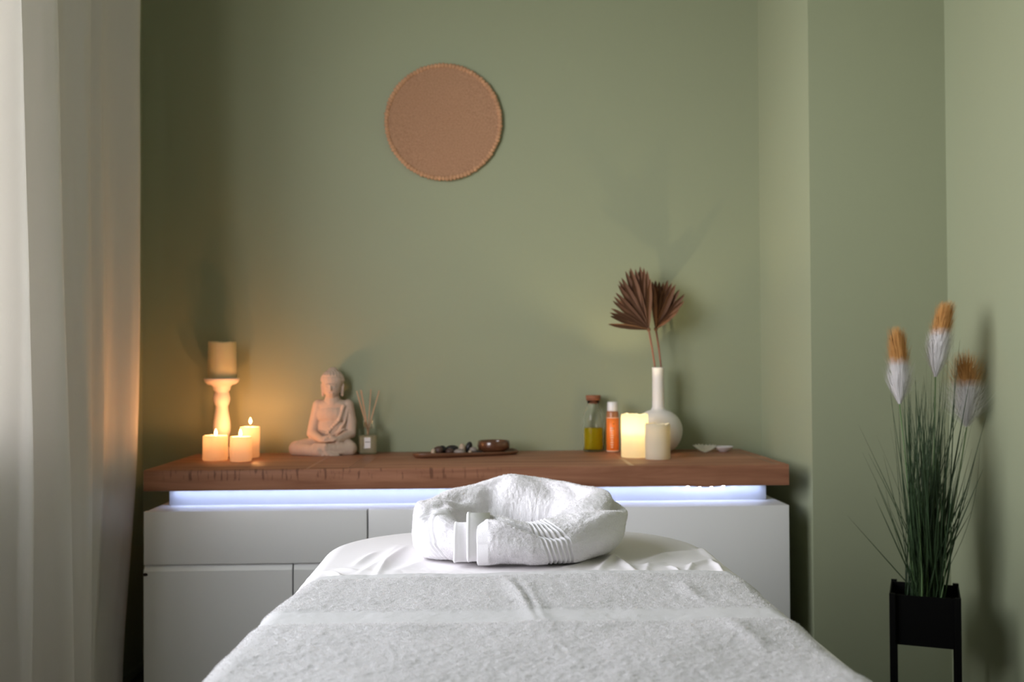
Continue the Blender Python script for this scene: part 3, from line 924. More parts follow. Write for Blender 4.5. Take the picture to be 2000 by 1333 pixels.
pebble(875, -.008, (8 * q, 8 * q, 5.5 * q), M['brownstone'], 'low brown pebble between the black and grey ones', seed=4)
pebble(886, .020, (14 * q, 10 * q, 8.0 * q), M['blackstone'], 'broad black pebble lying behind the speckled grey one', seed=5, z=0.002, tilt=-0.1)
pebble(892, -.022, (12 * q, 9 * q, 6 * q), M['greystone'], 'flat speckled grey pebble at the front of the pile', seed=6)
pebble(905, .010, (7 * q, 8 * q, 8.5 * q), M['palestone'], 'pale tan pebble right of the broad black one', seed=7)
pebble(918, .012, (6.5 * q, 6.5 * q, 11 * q), M['blackstone'], 'upright black pebble near the bowl', seed=8, tilt=.3)
pebble(925, -.004, (7.5 * q, 7 * q, 6 * q), M['greystone'], 'grey pebble leaning before the upright black one', seed=9)
pebble(930, -.026, (8.5 * q, 6 * q, 2.8 * q), M['blackstone'], 'thin flat black pebble lowest beside the bowl', seed=10)
pebble(914, -.022, (4.0 * q, 4.5 * q, 3.6 * q), M['palestone'], 'tiny tan pebble between the grey and flat black ones', seed=11)
bp_ = on_tray(968, 0.0)
rb = 31.5 * q
bw = thing('wooden_bowl', 'small round polished dark wooden bowl on the tray', 'bowl', (bp_.x, bp_.y, TRZ + 0.0005))
MB().lathe([(0.001, 0), (rb * .62, 0), (rb * .78, 0.003), (rb * .97, 0.012), (rb * 1.03, 0.021), (rb * .99, 0.032), (rb * .97, 0.0355), (rb * .93, 0.036), (rb * .90, 0.033),
            (rb * .88, 0.018), (rb * .7, 0.009), (0.001, 0.007)], 56).build('bowl_body', M['bowl'], bw)

# ------------------------------------------------------------------ oil bottle, orange bottle
b = atZ(1159, 883.5, ZW); yy = b.y + 0.030; k = yy / F
c = atY(1159, 830, yy)
ob = thing('oil_bottle', 'clear glass bottle half full of golden oil with a cork', 'bottle', (c.x, yy, ZW))
def hz(py): return atY(1159, py, yy).z - ZW
R0 = 20.5 * k
to = hz(783)
outer = [(0.001, 0), (R0 - .002, 0), (R0, .003), (R0, hz(820)), (R0 * .97, hz(812)), (R0 * .80, hz(803)), (R0 * .60, hz(797)), (R0 * .56, hz(791)), (R0 * .60, to)]
inner = [(R0 * .50, to), (R0 * .47, hz(791)), (R0 * .52, hz(797)), (R0 * .72, hz(804)), (R0 * .90, hz(814)), (R0 * .90, hz(822)), (R0 * .90, .008), (R0 * .85, .006), (0.001, .006)]
MB().lathe(outer + inner, 56).build('glass_body', M['glass'], ob)
ol = hz(837)
MB().lathe([(0.001, 0.0064), (R0 * .84, .0064), (R0 * .895, .0085), (R0 * .895, ol), (0.001, ol)], 48).build('golden_oil', M['oil'], ob)
MB().lathe([(0.001, to - .010), (R0 * .46, to - .010), (R0 * .49, to - 0.0005), (R0 * .66, to + .0003), (R0 * .72, hz(775)), (R0 * .70, hz(772.5)), (0.001, hz(772.5))], 40).build('cork_stopper', M['cork'], ob)

b = atZ(1196.5, 884.5, ZW); yy = b.y + 0.018; k = yy / F
c = atY(1196.5, 830, yy)
og = thing('orange_bottle', 'slim orange labelled bottle with a white cap', 'bottle', (c.x, yy, ZW))
def hz2(py): return atY(1196.5, py, yy).z - ZW
R1 = 12.3 * k
MB().lathe([(0.001, 0), (R1 * .9, 0), (R1 * .97, .002), (R1 * .97, hz2(812)), (R1 * .92, hz2(806)), (R1 * .84, hz2(803.5)), (0.001, hz2(803.5))], 40).build('bottle_body', M['amber'], og)
MB().lathe([(R1 * .97, .005), (R1 * 1.0, .0052), (R1 * 1.0, hz2(817)), (R1 * .97, hz2(816.8))], 40, closed=False).build('orange_label', M['orange'], og).data.materials[0]
for a_, b2 in ((hz2(817), hz2(815.5)), (.0030, .0055)):
    MB().lathe([(R1 * .98, a_), (R1 * 1.012, a_ + .0002), (R1 * 1.012, b2), (R1 * .98, b2 + .0002)], 40, closed=False).build('label_edge', M['pinkprint'], og)
MB().lathe([(0.001, hz2(803.5)), (R1 * .82, hz2(803.5)), (R1 * .84, hz2(802)), (R1 * .80, hz2(787)), (R1 * .72, hz2(785.3)), (0.001, hz2(785))], 40).build('cap', M['capwhite'], og)
# upright print on the label: illegible strokes in a column, dark marks above
def label_mark(az, z_, w_, h_, mat, nm='print_mark'):
    v = []; 
    for i in range(5):
        a = az + (i / 4 - .5) * w_ / R1
        for zq in (z_, z_ + h_):
            v.append((R1 * 1.012 * math.sin(a), -R1 * 1.012 * math.cos(a), zq))
    f = [(2 * i, 2 * i + 2, 2 * i + 3, 2 * i + 1) for i in range(4)]
    mesh(nm, v, f, mat, og)
for i in range(9):
    label_mark(-.25, hz2(874 - i * 4.6), 0.0085 if i % 3 else 0.006, 0.0032, M['pinkprint'])
label_mark(0.02, hz2(829), .0035, .0035, M['darkprint']); label_mark(0.02, hz2(838), .003, .004, M['darkprint'])

# ------------------------------------------------------------------ vase with palm leaves
vy = atZ(1286, 876, ZW).y + 0.045
if vy > YB - 0.085: vy = YB - 0.085
k = vy / F
c = atY(1286, 800, vy)
va = thing('bottle_vase', 'white long-necked round vase holding two dried palm leaves', 'vase', (c.x, vy, ZW))
def hz3(py): return atY(1286, py, vy).z - ZW
Rb = 46.5 * k
zcen = hz3(841); hb_ = zcen
prof = [(0.001, 0), (Rb * .40, 0), (Rb * .46, .002)]
for i in range(1, 17):
    t = i / 17.0
    a = -math.acos(0.46) + 0 
    th = math.asin(-min(.89, .89)) + (math.radians(68) + math.asin(.89)) * t
    prof.append((Rb * math.cos(th), zcen + (hb_ / .89 if math.sin(th) < 0 else (hz3(800) - zcen) / math.sin(math.radians(72))) * math.sin(th) * (1.0)))
nk = 12 * k
prof += [(nk * 1.25, hz3(801)), (nk * 1.02, hz3(796)), (nk * .98, hz3(780)), (nk * .95, hz3(740)), (nk * .97, hz3(722)), (nk * 1.02, hz3(719)), (nk * .95, hz3(718)), (nk * .75, hz3(719)), (nk * .72, hz3(740)), (nk * .7, hz3(790)), (0.001, hz3(792))]
MB().lathe(prof, 64).build('vase_body', M['ceramic'], va)
def palm(label, base, stem_foot, tips, Yb, seed, wmul=1.0):
    """fan leaf: pleated lance-shaped segments fanning from one hub; tips are image points with a depth lean"""
    rn = random.Random(seed)
    hub = atY(base[0], base[1], Yb)
    root = thing('dried_palm_leaf', label, 'dried leaf', (hub.x, hub.y, hub.z))
    m = MB()
    for i, (tx, ty, dp) in enumerate(tips):
        tp = atY(tx, ty, Yb + dp) - hub
        Lg = tp.length
        d = tp.normalized()
        side_ = d.cross(Vector((0, 1, 0))).normalized()
        nrm = side_.cross(d)
        wmax = Lg * 0.072 * wmul
        ns_ = 14
        v = []; f = []
        for j in range(ns_ + 1):
            t = j / ns_
            wd = wmax * (0.10 + 1.25 * t ** 0.8 * (1 - t ** 2.6)) if t < 1 else 0.0004
            bendv = nrm * (0.006 * math.sin(PI * t) * (1 if i % 2 else -1)) + side_ * (0.010 * rn.uniform(-.1, .1) * t)
            ctr = d * (Lg * t) + bendv * .6
            for s_, fo in ((-1, 0), (-.5, .5), (0, 1.0), (.5, .5), (1, 0)):
                v.append(ctr + side_ * (wd * s_) + nrm * (wd * .85 * fo))
            for s_, fo in ((1, 0), (.5, .5), (0, 1.0), (-.5, .5), (-1, 0)):
                v.append(ctr + side_ * (wd * s_) + nrm * (wd * .85 * fo - 0.0006))
        for j in range(ns_):
            for q_ in range(10):
                q2 = (q_ + 1) % 10
                f.append((j * 10 + q_, j * 10 + q2, (j + 1) * 10 + q2, (j + 1) * 10 + q_))
        f.append(tuple(range(10)))
        m.add(v, f)
    m.ball((0, 0, 0), (0.006, 0.004, 0.007))
    m.build('fan_blade', M['palm'], root, smooth=False)
    sf = atY(stem_foot[0], stem_foot[1], vy) - hub
    low = Vector((c.x, vy, ZW + hz3(775))) - hub
    MB().tube([(0, 0, 0), sf * .5 + Vector((0.001, 0, 0)), sf, low], [0.0028, .0026, .0026, .0022], 10).build('stalk', M['palmlight'], root)
    return root
t1 = [(1188, 634, -.06), (1191, 611, -.05), (1194, 603, -.03), (1197, 588, -.02), (1203, 572, .0), (1207, 556, .01), (1214, 543, .02), (1222, 530, .02), (1231, 524, .02),
      (1241, 526, .02), (1250, 521, .02), (1257, 524, .01), (1264, 529, .0), (1270, 545, -.02), (1229, 528, .03), (1209, 549, .02), (1199, 580, .01), (1192, 618, -.05), (1247, 530, .03)]
palm('larger dark brown dried palm fan, the left one in the vase', (1267, 644), (1279, 716), t1, vy - 0.035, 1)
t2 = [(1274, 550, -.02), (1280, 548, .01), (1288, 550, .02), (1296, 552, .02), (1304, 548, .02), (1312, 553, .01), (1319, 556, .0), (1327, 566, .0), (1337, 575, -.02), (1336, 588, -.04), (1326, 606, -.05), (1311, 622, -.05)]
palm('smaller reddish-brown dried palm fan, the right one in the vase', (1281, 643), (1291, 716), t2, vy + 0.005, 2, 1.25)

# ------------------------------------------------------------------ shell and dish
p = atZ(1381, 884, ZW)
sh = thing('scallop_shell', 'rough grey-white open shell, left of the small white dish', 'shell', (p.x, p.y + 0.02, ZW), -0.35)
sh.rotation_euler = (math.radians(14), 0, -0.35); sh.location.z = ZW + 0.0040; sh.scale = (0.72, 0.8, 0.85)
nu, nv = 60, 16; v = []; f = []
for j in range(nv):
    t = (j + .3) / nv
    for i in range(nu):
        a = -1.15 + 2.3 * i / (nu - 1)
        r_ = 0.058 * t * (1 + 0.05 * math.cos(a * 22) * t)
        v.append((r_ * math.sin(a) , -.03 + r_ * math.cos(a) * .95, 0.004 + 0.020 * t ** 1.8 * (0.55 + .45 * abs(math.sin(a))) + 0.0016 * math.cos(a * 22) * t))
top = len(v)
v += [(x, y, max(0.0, z - 0.0028)) for x, y, z in v]
for j in range(nv - 1):
    for i in range(nu - 1):
        a, b_, c2, d2 = j * nu + i, j * nu + i + 1, (j + 1) * nu + i + 1, (j + 1) * nu + i
        f += [(a, b_, c2, d2), (a + top, d2 + top, c2 + top, b_ + top)]
for i in range(nu - 1):
    a, b_ = (nv - 1) * nu + i, (nv - 1) * nu + i + 1
    f += [(a, b_, b_ + top, a + top), (i + 1, i, i + top, i + 1 + top)]
for j in range(nv - 1):
    a, b_ = j * nu, (j + 1) * nu
    f += [(a, b_, b_ + top, a + top), (b_ + nu - 1, a + nu - 1, a + nu - 1 + top, b_ + nu - 1 + top)]
mesh('ribbed_shell', v, f, M['shell'], sh, fix=True)
p = atZ(1416, 884, ZW)
dh = thing('small_dish', 'small shallow white porcelain dish near the right worktop end', 'dish', (p.x, p.y + 0.02, ZW))
MB().lathe([(0.001, 0), (.012, 0), (.014, .003), (.024, .008), (.0305, .0155), (.0310, .0170), (.0295, .0168), (.022, .0100), (.012, .0055), (0.001, .005)], 48).build('dish_bowl', M['dish'], dh)

# ------------------------------------------------------------------ planter and grasses
PYc = 2.42
pcn = atY(1806, 1166, PYc)
PT = atY(1806, 1166, PYc - 0.07).z
pl = thing('planter_stand', 'black square metal planter on tall thin legs in the right corner', 'planter', (pcn.x, PYc, 0), math.radians(-24 + 0) )
hwp = 0.079
PB = atY(1806, 1264, PYc - 0.07).z
t = 0.003
m = MB()
m.box((-hwp, -hwp, PB), (hwp, -hwp + t, PT)); m.box((-hwp, hwp - t, PB), (hwp, hwp, PT))
m.box((-hwp, -hwp + t, PB), (-hwp + t, hwp - t, PT)); m.box((hwp - t, -hwp + t, PB), (hwp, hwp - t, PT)); m.box((-hwp + t, -hwp + t, PB), (hwp - t, hwp - t, PB + t))
m.build('pot_box', M['black'], pl, smooth=False)
for sx in (-1, 1):
    for sy in (-1, 1):
        ax, ay = sx * (hwp + 0.000), sy * (hwp + 0.0)
        xa, xb = sorted((ax, ax - sx * 0.014)); ya, yb = sorted((ay + sy * 0.0102, ay + sy * 0.0002))
        MB().box((xa, ya, 0), (xb, yb, PT + 0.004), 0.001).build('leg', M['black'], pl, smooth=False)
SOIL = PT - 0.03
MB().box((-hwp + t + .0005, -hwp + t + .0005, PB + 0.02), (hwp - t - .0005, hwp - t - .0005, SOIL)).build('soil', M['soil'], pl, smooth=False)

gr = thing('pampas_grass', 'tall artificial pampas grass growing from the black planter', 'plant', (pcn.x, PYc, SOIL - 0.004))
gorg = Vector((pcn.x, PYc, SOIL - 0.004))
rn = random.Random(11)
def blade(m, p0, p1, bow, w0, segs=14):
    p0 = Vector(p0); p1 = Vector(p1)
    d = (p1 - p0); sd = d.cross(Vector((rn.uniform(-1, 1), rn.uniform(-1, 1), .1))).normalized()
    nm = sd.cross(d).normalized()
    v = []; f = []
    for j in range(segs + 1):
        t_ = j / segs
        ww = w0 * (1 - t_ ** 2.2) + 0.0002
        ctr = p0 + d * t_ + Vector(bow) * (math.sin(PI * t_) * (1 - .3 * t_)) 
        v += [ctr - sd * ww, ctr + nm * ww * .45, ctr + sd * ww, ctr - nm * ww * .15]
    for j in range(segs):
        for q_ in range(4):
            q2 = (q_ + 1) % 4
            f.append((j * 4 + q_, j * 4 + q2, (j + 1) * 4 + q2, (j + 1) * 4 + q_))
    f += [(3, 2, 1, 0), tuple(segs * 4 + q_ for q_ in range(4))]
    m.add(v, f)
m = MB()
for i in range(210):
    bx, by_ = rn.uniform(-.045, .045), rn.uniform(-.045, .045)
    # image-plane target of the blade tip around the clump
    tx = rn.gauss(1818, 36) if i % 3 else rn.gauss(1800, 44)
    ty = rn.uniform(760, 980) if rn.random() < .8 else rn.uniform(705, 800)
    tx += (bx / .045) * 14
    tip = atY(tx, ty, PYc + by_ * 1.6 + rn.gauss(0, .03)) - gorg
    tip.x = min(tip.x, XR - gorg.x - 0.03)
    blade(m, (bx * .8, by_ * .8, 0), tip, (rn.uniform(-.02, .02), rn.uniform(-.02, .02), 0), rn.uniform(.0013, .0030))
# stray arching blades read from the photograph
for tx, ty, bow in ((1655, 1008, 0.0), (1685, 885, .02), (1709, 972, 0), (1731, 978, 0), (1916, 835, .05), (1890, 975, 0), (1897, 1000, 0), (1875, 662, 0), (1864, 642, 0), (1806, 750, -.03),
                    (1779, 800, -.01), (1712, 850, .03), (1908, 880, .03), (1866, 700, .01), (1836, 745, 0)):
    tip = atY(tx, ty, PYc - 0.01) - gorg
    blade(m, (rn.uniform(-.03, .03), rn.uniform(-.03, .03), 0), tip, (bow, 0, 0), .0019)
m.build('grass_blades', M['blade'], gr)
m = MB()
for i in range(26):
    bx, by_ = rn.uniform(-.04, .04), rn.uniform(-.06, .02)
    tip = atY(rn.gauss(1815, 26), rn.uniform(860, 1050), PYc + by_) - gorg
    blade(m, (bx * .8, by_ * .8, 0), tip, (rn.uniform(-.015, .015), 0, 0), rn.uniform(.0014, .0026))
o = m.build('pale_grass_blades', M['bladelight'], gr); o['label'] = 'lighter green blades'
def plume(foot, mid, tip, rpx, zc, dens, spread, Yp, seed):
    rp = np.random.RandomState(seed)
    a = atY(foot[0], foot[1], Yp); b2 = atY(tip[0], tip[1], Yp); md = atY(mid[0], mid[1], Yp)
    Lp = (b2 - a).length
    rad = rpx * Yp / F
    v = []; f = []
    axis = (b2 - a); bulge = md - (a + b2) / 2
    for i in range(dens):
        t0 = rp.rand() * 0.70
        az = rp.rand() * 2 * PI
        dirv = Vector((math.cos(az), math.sin(az), 0))
        q_ = rp.rand() ** .5
        ln = .22 + .16 * rp.rand()
        t2 = t0 + ln
        over = max(0, t2 - 1.0)
        t2 -= over * (.7 + .3 * rp.rand())
        env = float(np.interp(t2, [0, .18, .34, .50, .75, 1.0, 1.1], [.05, .48, .92, 1.0, .80, .62, .55]))
        s0 = a + axis * t0 + bulge * math.sin(PI * min(1, t0)) + dirv * (rad * .10 * q_)
        s2 = a + axis * t2 + bulge * math.sin(PI * min(1, t2)) + dirv * (rad * env * q_ * (1 + .25 * spread * rp.randn() * .8)) + Vector(rp.randn(3)) * .0034
        s1 = s0.lerp(s2, .55) + dirv * rad * env * q_ * .16
        sd = Vector((-math.sin(az), math.cos(az), 0)) * .00036
        n0 = len(v)
        for p_, w_ in ((s0, 1), (s1, .85), (s2, .2)):
            v += [p_ - a - sd * w_, p_ - a + sd * w_]
        f += [(n0, n0 + 1, n0 + 3, n0 + 2), (n0 + 2, n0 + 3, n0 + 5, n0 + 4)]
    pm = plume_mat('dyed_plume_%d' % seed, zc, Lp)
    o = mesh('plume', v, f, pm, gr)
    o.location = a - gorg
    MB().tube([(0, 0, -.004), tuple(axis * .45 + bulge * .9), tuple(axis * .85 + bulge * .4)], .0012, 8).build('plume_core', M['bladelight'], o)
    return a
def stalk(a, foot):
    g0 = Vector(foot)
    p1 = a - gorg
    pts = [g0.lerp(p1, t_) + Vector((0.006 * math.sin(PI * t_), 0, 0)) for t_ in (0, .25, .5, .75, 1)]
    MB().tube(pts, .0016, 8).build('stem', M['bladelight'], gr)
a = plume((1757, 790), (1757, 720), (1750, 640), 27, .56, 4800, 1.0, PYc - .02, 1); stalk(a, (-.03, -.01, 0))
a = plume((1827, 737), (1836, 660), (1850, 590), 28, .60, 4800, 1.0, PYc, 2); stalk(a, (.0, 0, 0))
a = plume((1888, 835), (1888, 760), (1884, 686), 56, .58, 2100, 1.5, PYc + .06, 3); stalk(a, (.03, .02, 0))

# ------------------------------------------------------------------ massage table, sheet, towels
TXC, ZT = 0.056, 0.735
TY0, TY1, THW = 0.02, 2.01, 0.348
mt = thing('massage_table', 'padded massage table under a white sheet and towel', 'massage table', (TXC, (TY0 + TY1) / 2, 0))
tcy = (TY0 + TY1) / 2
def rr_outline(hw_, y0_, y1_, rc, n_=24, near_rc=0.06):
    pts = []
    for cx_, cy_, a0, r_ in ((hw_ - rc, y1_ - rc, 0, rc), (-hw_ + rc, y1_ - rc, PI / 2, rc), (-hw_ + near_rc, y0_ + near_rc, PI, near_rc), (hw_ - near_rc, y0_ + near_rc, 1.5 * PI, near_rc)):
        for i in range(n_ + 1):
            a_ = a0 + PI / 2 * i / n_
            pts.append((cx_ + r_ * math.cos(a_), cy_ + r_ * math.sin(a_)))
    return pts
def slab(pts, z0_, z1_, m_):
    n_ = len(pts)
    v = [(x, y, z0_) for x, y in pts] + [(x, y, z1_) for x, y in pts]
    f = [(i, (i + 1) % n_, n_ + (i + 1) % n_, n_ + i) for i in range(n_)] + [tuple(range(n_))[::-1], tuple(range(n_, 2 * n_))]
    return m_.add(v, f)
slab([(x, y - tcy) for x, y in rr_outline(THW - .012, TY0 + .012, TY1 - .012, .19)], ZT - .075, ZT - .012, MB()).build('padded_top', M['leather'], mt, smooth=False)
slab([(x, y - tcy) for x, y in rr_outline(THW - .05, TY0 + .05, TY1 - .06, .10)], ZT - .13, ZT - .0755, MB()).build('frame', M['tablewood'], mt, smooth=False)
for sx in (-1, 1):
    for yy_ in (TY0 + .20, TY1 - .28):
        MB().box((sx * .24 - .025, yy_ - tcy - .025, 0), (sx * .24 + .025, yy_ - tcy + .025, ZT - .1305), .003).build('leg', M['tablewood'], mt, smooth=False)

def seg_dist(X, Y, a_, b_):
    ax, ay = a_; bx, by_ = b_
    dx, dy_ = bx - ax, by_ - ay
    t_ = np.clip(((X - ax) * dx + (Y - ay) * dy_) / (dx * dx + dy_ * dy_ + 1e-12), 0, 1)
    qx, qy = ax + t_ * dx, ay + t_ * dy_
    return np.hypot(X - qx, Y - qy), t_, (X - qx) * dy_ - (Y - qy) * dx
def ridge(X, Y, pts, amp, wid):
    """soft crease along a polyline of image points lying on the table top"""
    w_ = [atZ(px, py, ZT) for px, py in pts]
    best = np.full(X.shape, 1e9); par = np.zeros(X.shape); n_ = len(w_) - 1
    for k_, (p_, q_) in enumerate(zip(w_[:-1], w_[1:])):
        d_, t_, s_ = seg_dist(X, Y, (p_.x, p_.y), (q_.x, q_.y))
        par = np.where(d_ < best, (k_ + t_) / n_, par); best = np.minimum(best, d_)
    env = np.sin(PI * np.clip(par, 0.03, .97)) ** .6
    return amp * env * np.exp(-np.abs(best / wid) ** 1.6)
SHEET_R = [([(638, 1118), (655, 1124), (668, 1129)], .006, .006), ([(690, 1108), (712, 1092), (735, 1078)], .004, .008), ([(700, 1122), (745, 1100), (778, 1066)], .005, .010),
           ([(735, 1126), (752, 1104), (792, 1068)], .006, .008), ([(770, 1120), (820, 1100), (838, 1088)], .003, .012), ([(660, 1112), (700, 1118)], .004, .008),
           ([(1160, 1120), (1185, 1095), (1192, 1085)], .007, .008), ([(1192, 1085), (1215, 1108), (1232, 1121)], .006, .006), ([(1235, 1104), (1290, 1085), (1360, 1080), (1400, 1085)], .005, .010),
           ([(1292, 1108), (1308, 1114), (1322, 1130)], .005, .005), ([(1326, 1126), (1340, 1106), (1368, 1100), (1392, 1098)], .006, .006), ([(1376, 1098), (1392, 1110), (1403, 1126)], .006, .005),
           ([(1250, 1120), (1256, 1106), (1290, 1100)], .004, .007), ([(1350, 1072), (1372, 1084), (1392, 1094)], .005, .006), ([(1090, 1112), (1130, 1104), (1150, 1090)], .003, .008),
           ([(1400, 1076), (1425, 1096), (1445, 1122)], .004, .006), ([(1365, 1064), (1395, 1075), (1420, 1085)], .004, .006)]
def build_sheet():
    nt_, = (560,)
    base = rr_outline(THW, TY0, TY1, .21, 40)
    P = np.array(base); P = np.vstack([P, P[:1]])
    sl = np.concatenate([[0], np.cumsum(np.hypot(*np.diff(P, axis=0).T))])
    # denser sampling around the far end
    u_ = np.linspace(0, sl[-1], 1400, endpoint=False)
    yy_ = np.interp(u_, sl, P[:, 1])
    wgt = np.where(yy_ > 1.3, 4.0, .6); cw = np.cumsum(wgt); cw = cw / cw[-1]
    ur = np.interp((np.arange(nt_) + .5) / nt_, cw, u_)
    ox_ = np.interp(ur, sl, P[:, 0]); oy_ = np.interp(ur, sl, P[:, 1])
    cx_, cy_ = 0.0, 1.5
    rings = [(t_, 0.0, 0) for t_ in np.linspace(0.0005, 1, 190) ** .8]
    V = []
    re = .036
    # inset for rolled edge
    nxn = np.gradient(oy_); nyn = -np.gradient(ox_); ln = np.hypot(nxn, nyn); nxn /= ln; nyn /= ln
    ix, iy = ox_ - nxn * re, oy_ - nyn * re
    for t_, _, _ in rings:
        X = cx_ + (ix - cx_) * t_; Y = cy_ + (iy - cy_) * t_
        V.append(np.stack([X, Y, np.full_like(X, ZT)], -1))
    for a_ in np.linspace(0, PI / 2, 12)[1:]:
        X = ix + nxn * re * math.sin(a_); Y = iy + nyn * re * math.sin(a_)
        V.append(np.stack([X, Y, np.full_like(X, ZT - re * (1 - math.cos(a_)))], -1))
    for d_ in np.linspace(0, .075, 9)[1:]:
        V.append(np.stack([ix + nxn * (re - d_ * .1), iy + nyn * (re - d_ * .1), np.full_like(ix, ZT - re - d_)], -1))
    V = np.array(V)
    Xw, Yw = V[..., 0] + TXC, V[..., 1]
    dz = np.zeros_like(Xw)
    for pts, amp, wid in SHEET_R: dz += ridge(Xw, Yw, pts, amp, wid)
    near = sstep(1.70, 1.55, Yw) * sstep(1.2, 1.45, Yw)
    dz += near * .0016 * np.abs(fbm(Xw * 26 + Yw * 8, Yw * 30, 3, 2)) * sstep(.0, .08, np.abs(Xw - TXC))
    dz += .0010 * fbm(Xw * 9, Yw * 7, 2, 8)
    # keep a flat bed under the towels
    dz *= (1 - sstep(1.555, 1.50, Yw))
    V[..., 2] += dz
    V[..., 0] += .010 * sstep(1.9, 1.6, Yw) * sstep(0, .25, V[..., 0])
    nr_ = V.shape[0]
    i = np.arange(nr_ - 1)[:, None] * nt_ + np.arange(nt_)[None, :]
    j = np.arange(nr_ - 1)[:, None] * nt_ + (np.arange(nt_)[None, :] + 1) % nt_
    f = np.stack([i, j, j + nt_, i + nt_], -1).reshape(-1, 4).tolist()
    V[..., 0] += TXC
    W = V.copy()                      # inner face of the cloth
    W[..., 2] -= .0015
    s2 = 1 - .0022
    W[190:, :, 0] = TXC + (W[190:, :, 0] - TXC) * s2; W[190:, :, 1] = 1.0 + (W[190:, :, 1] - 1.0) * s2
    n0 = V.shape[0] * nt_
    f += [tuple(q_ + n0 for q_ in face)[::-1] for face in f]
    for k_ in range(nt_):
        k2 = (k_ + 1) % nt_
        a_, b_ = (nr_ - 1) * nt_ + k_, (nr_ - 1) * nt_ + k2
        f.append((a_, b_, b_ + n0, a_ + n0)); f.append((k2, k_, k_ + n0, k2 + n0))
    return np.vstack([V.reshape(-1, 3), W.reshape(-1, 3)]), f
v, f = build_sheet()
o = mesh('fitted_sheet', v, f, M['sheet'])
tag(o, 'smooth white cotton sheet stretched over the massage table end', 'sheet')

def nap_tris(P, N, ln, wd, rs, lean=.6):
    n_ = len(P)
    rnd = rs.normal(size=(n_, 3))
    D = N + rnd * lean
    D /= np.linalg.norm(D, axis=1, keepdims=True)
    T = np.cross(D, rs.normal(size=(n_, 3))); T /= np.linalg.norm(T, axis=1, keepdims=True) + 1e-9
    L_ = ln * (.55 + .7 * rs.rand(n_, 1))
    base = P - N * .0006
    v = np.stack([base - T * wd, base + T * wd, base + D * L_], 1).reshape(-1, 3)
    return v, np.arange(n_ * 3).reshape(-1, 3)
def grid_faces(nu, nv, wrap=False):
    i = np.arange(nu - 1)[:, None] * nv
    if wrap:
        j = np.arange(nv)[None, :]; j2 = (j + 1) % nv
    else:
        j = np.arange(nv - 1)[None, :]; j2 = j + 1
    return np.stack([i + j, i + nv + j, i + nv + j2, i + j2], -1).reshape(-1, 4)
def grid_normals(V):
    du = np.gradient(V, axis=0); dv = np.gradient(V, axis=1)
    N = np.cross(du, dv); N /= np.linalg.norm(N, axis=-1, keepdims=True) + 1e-12
    return N
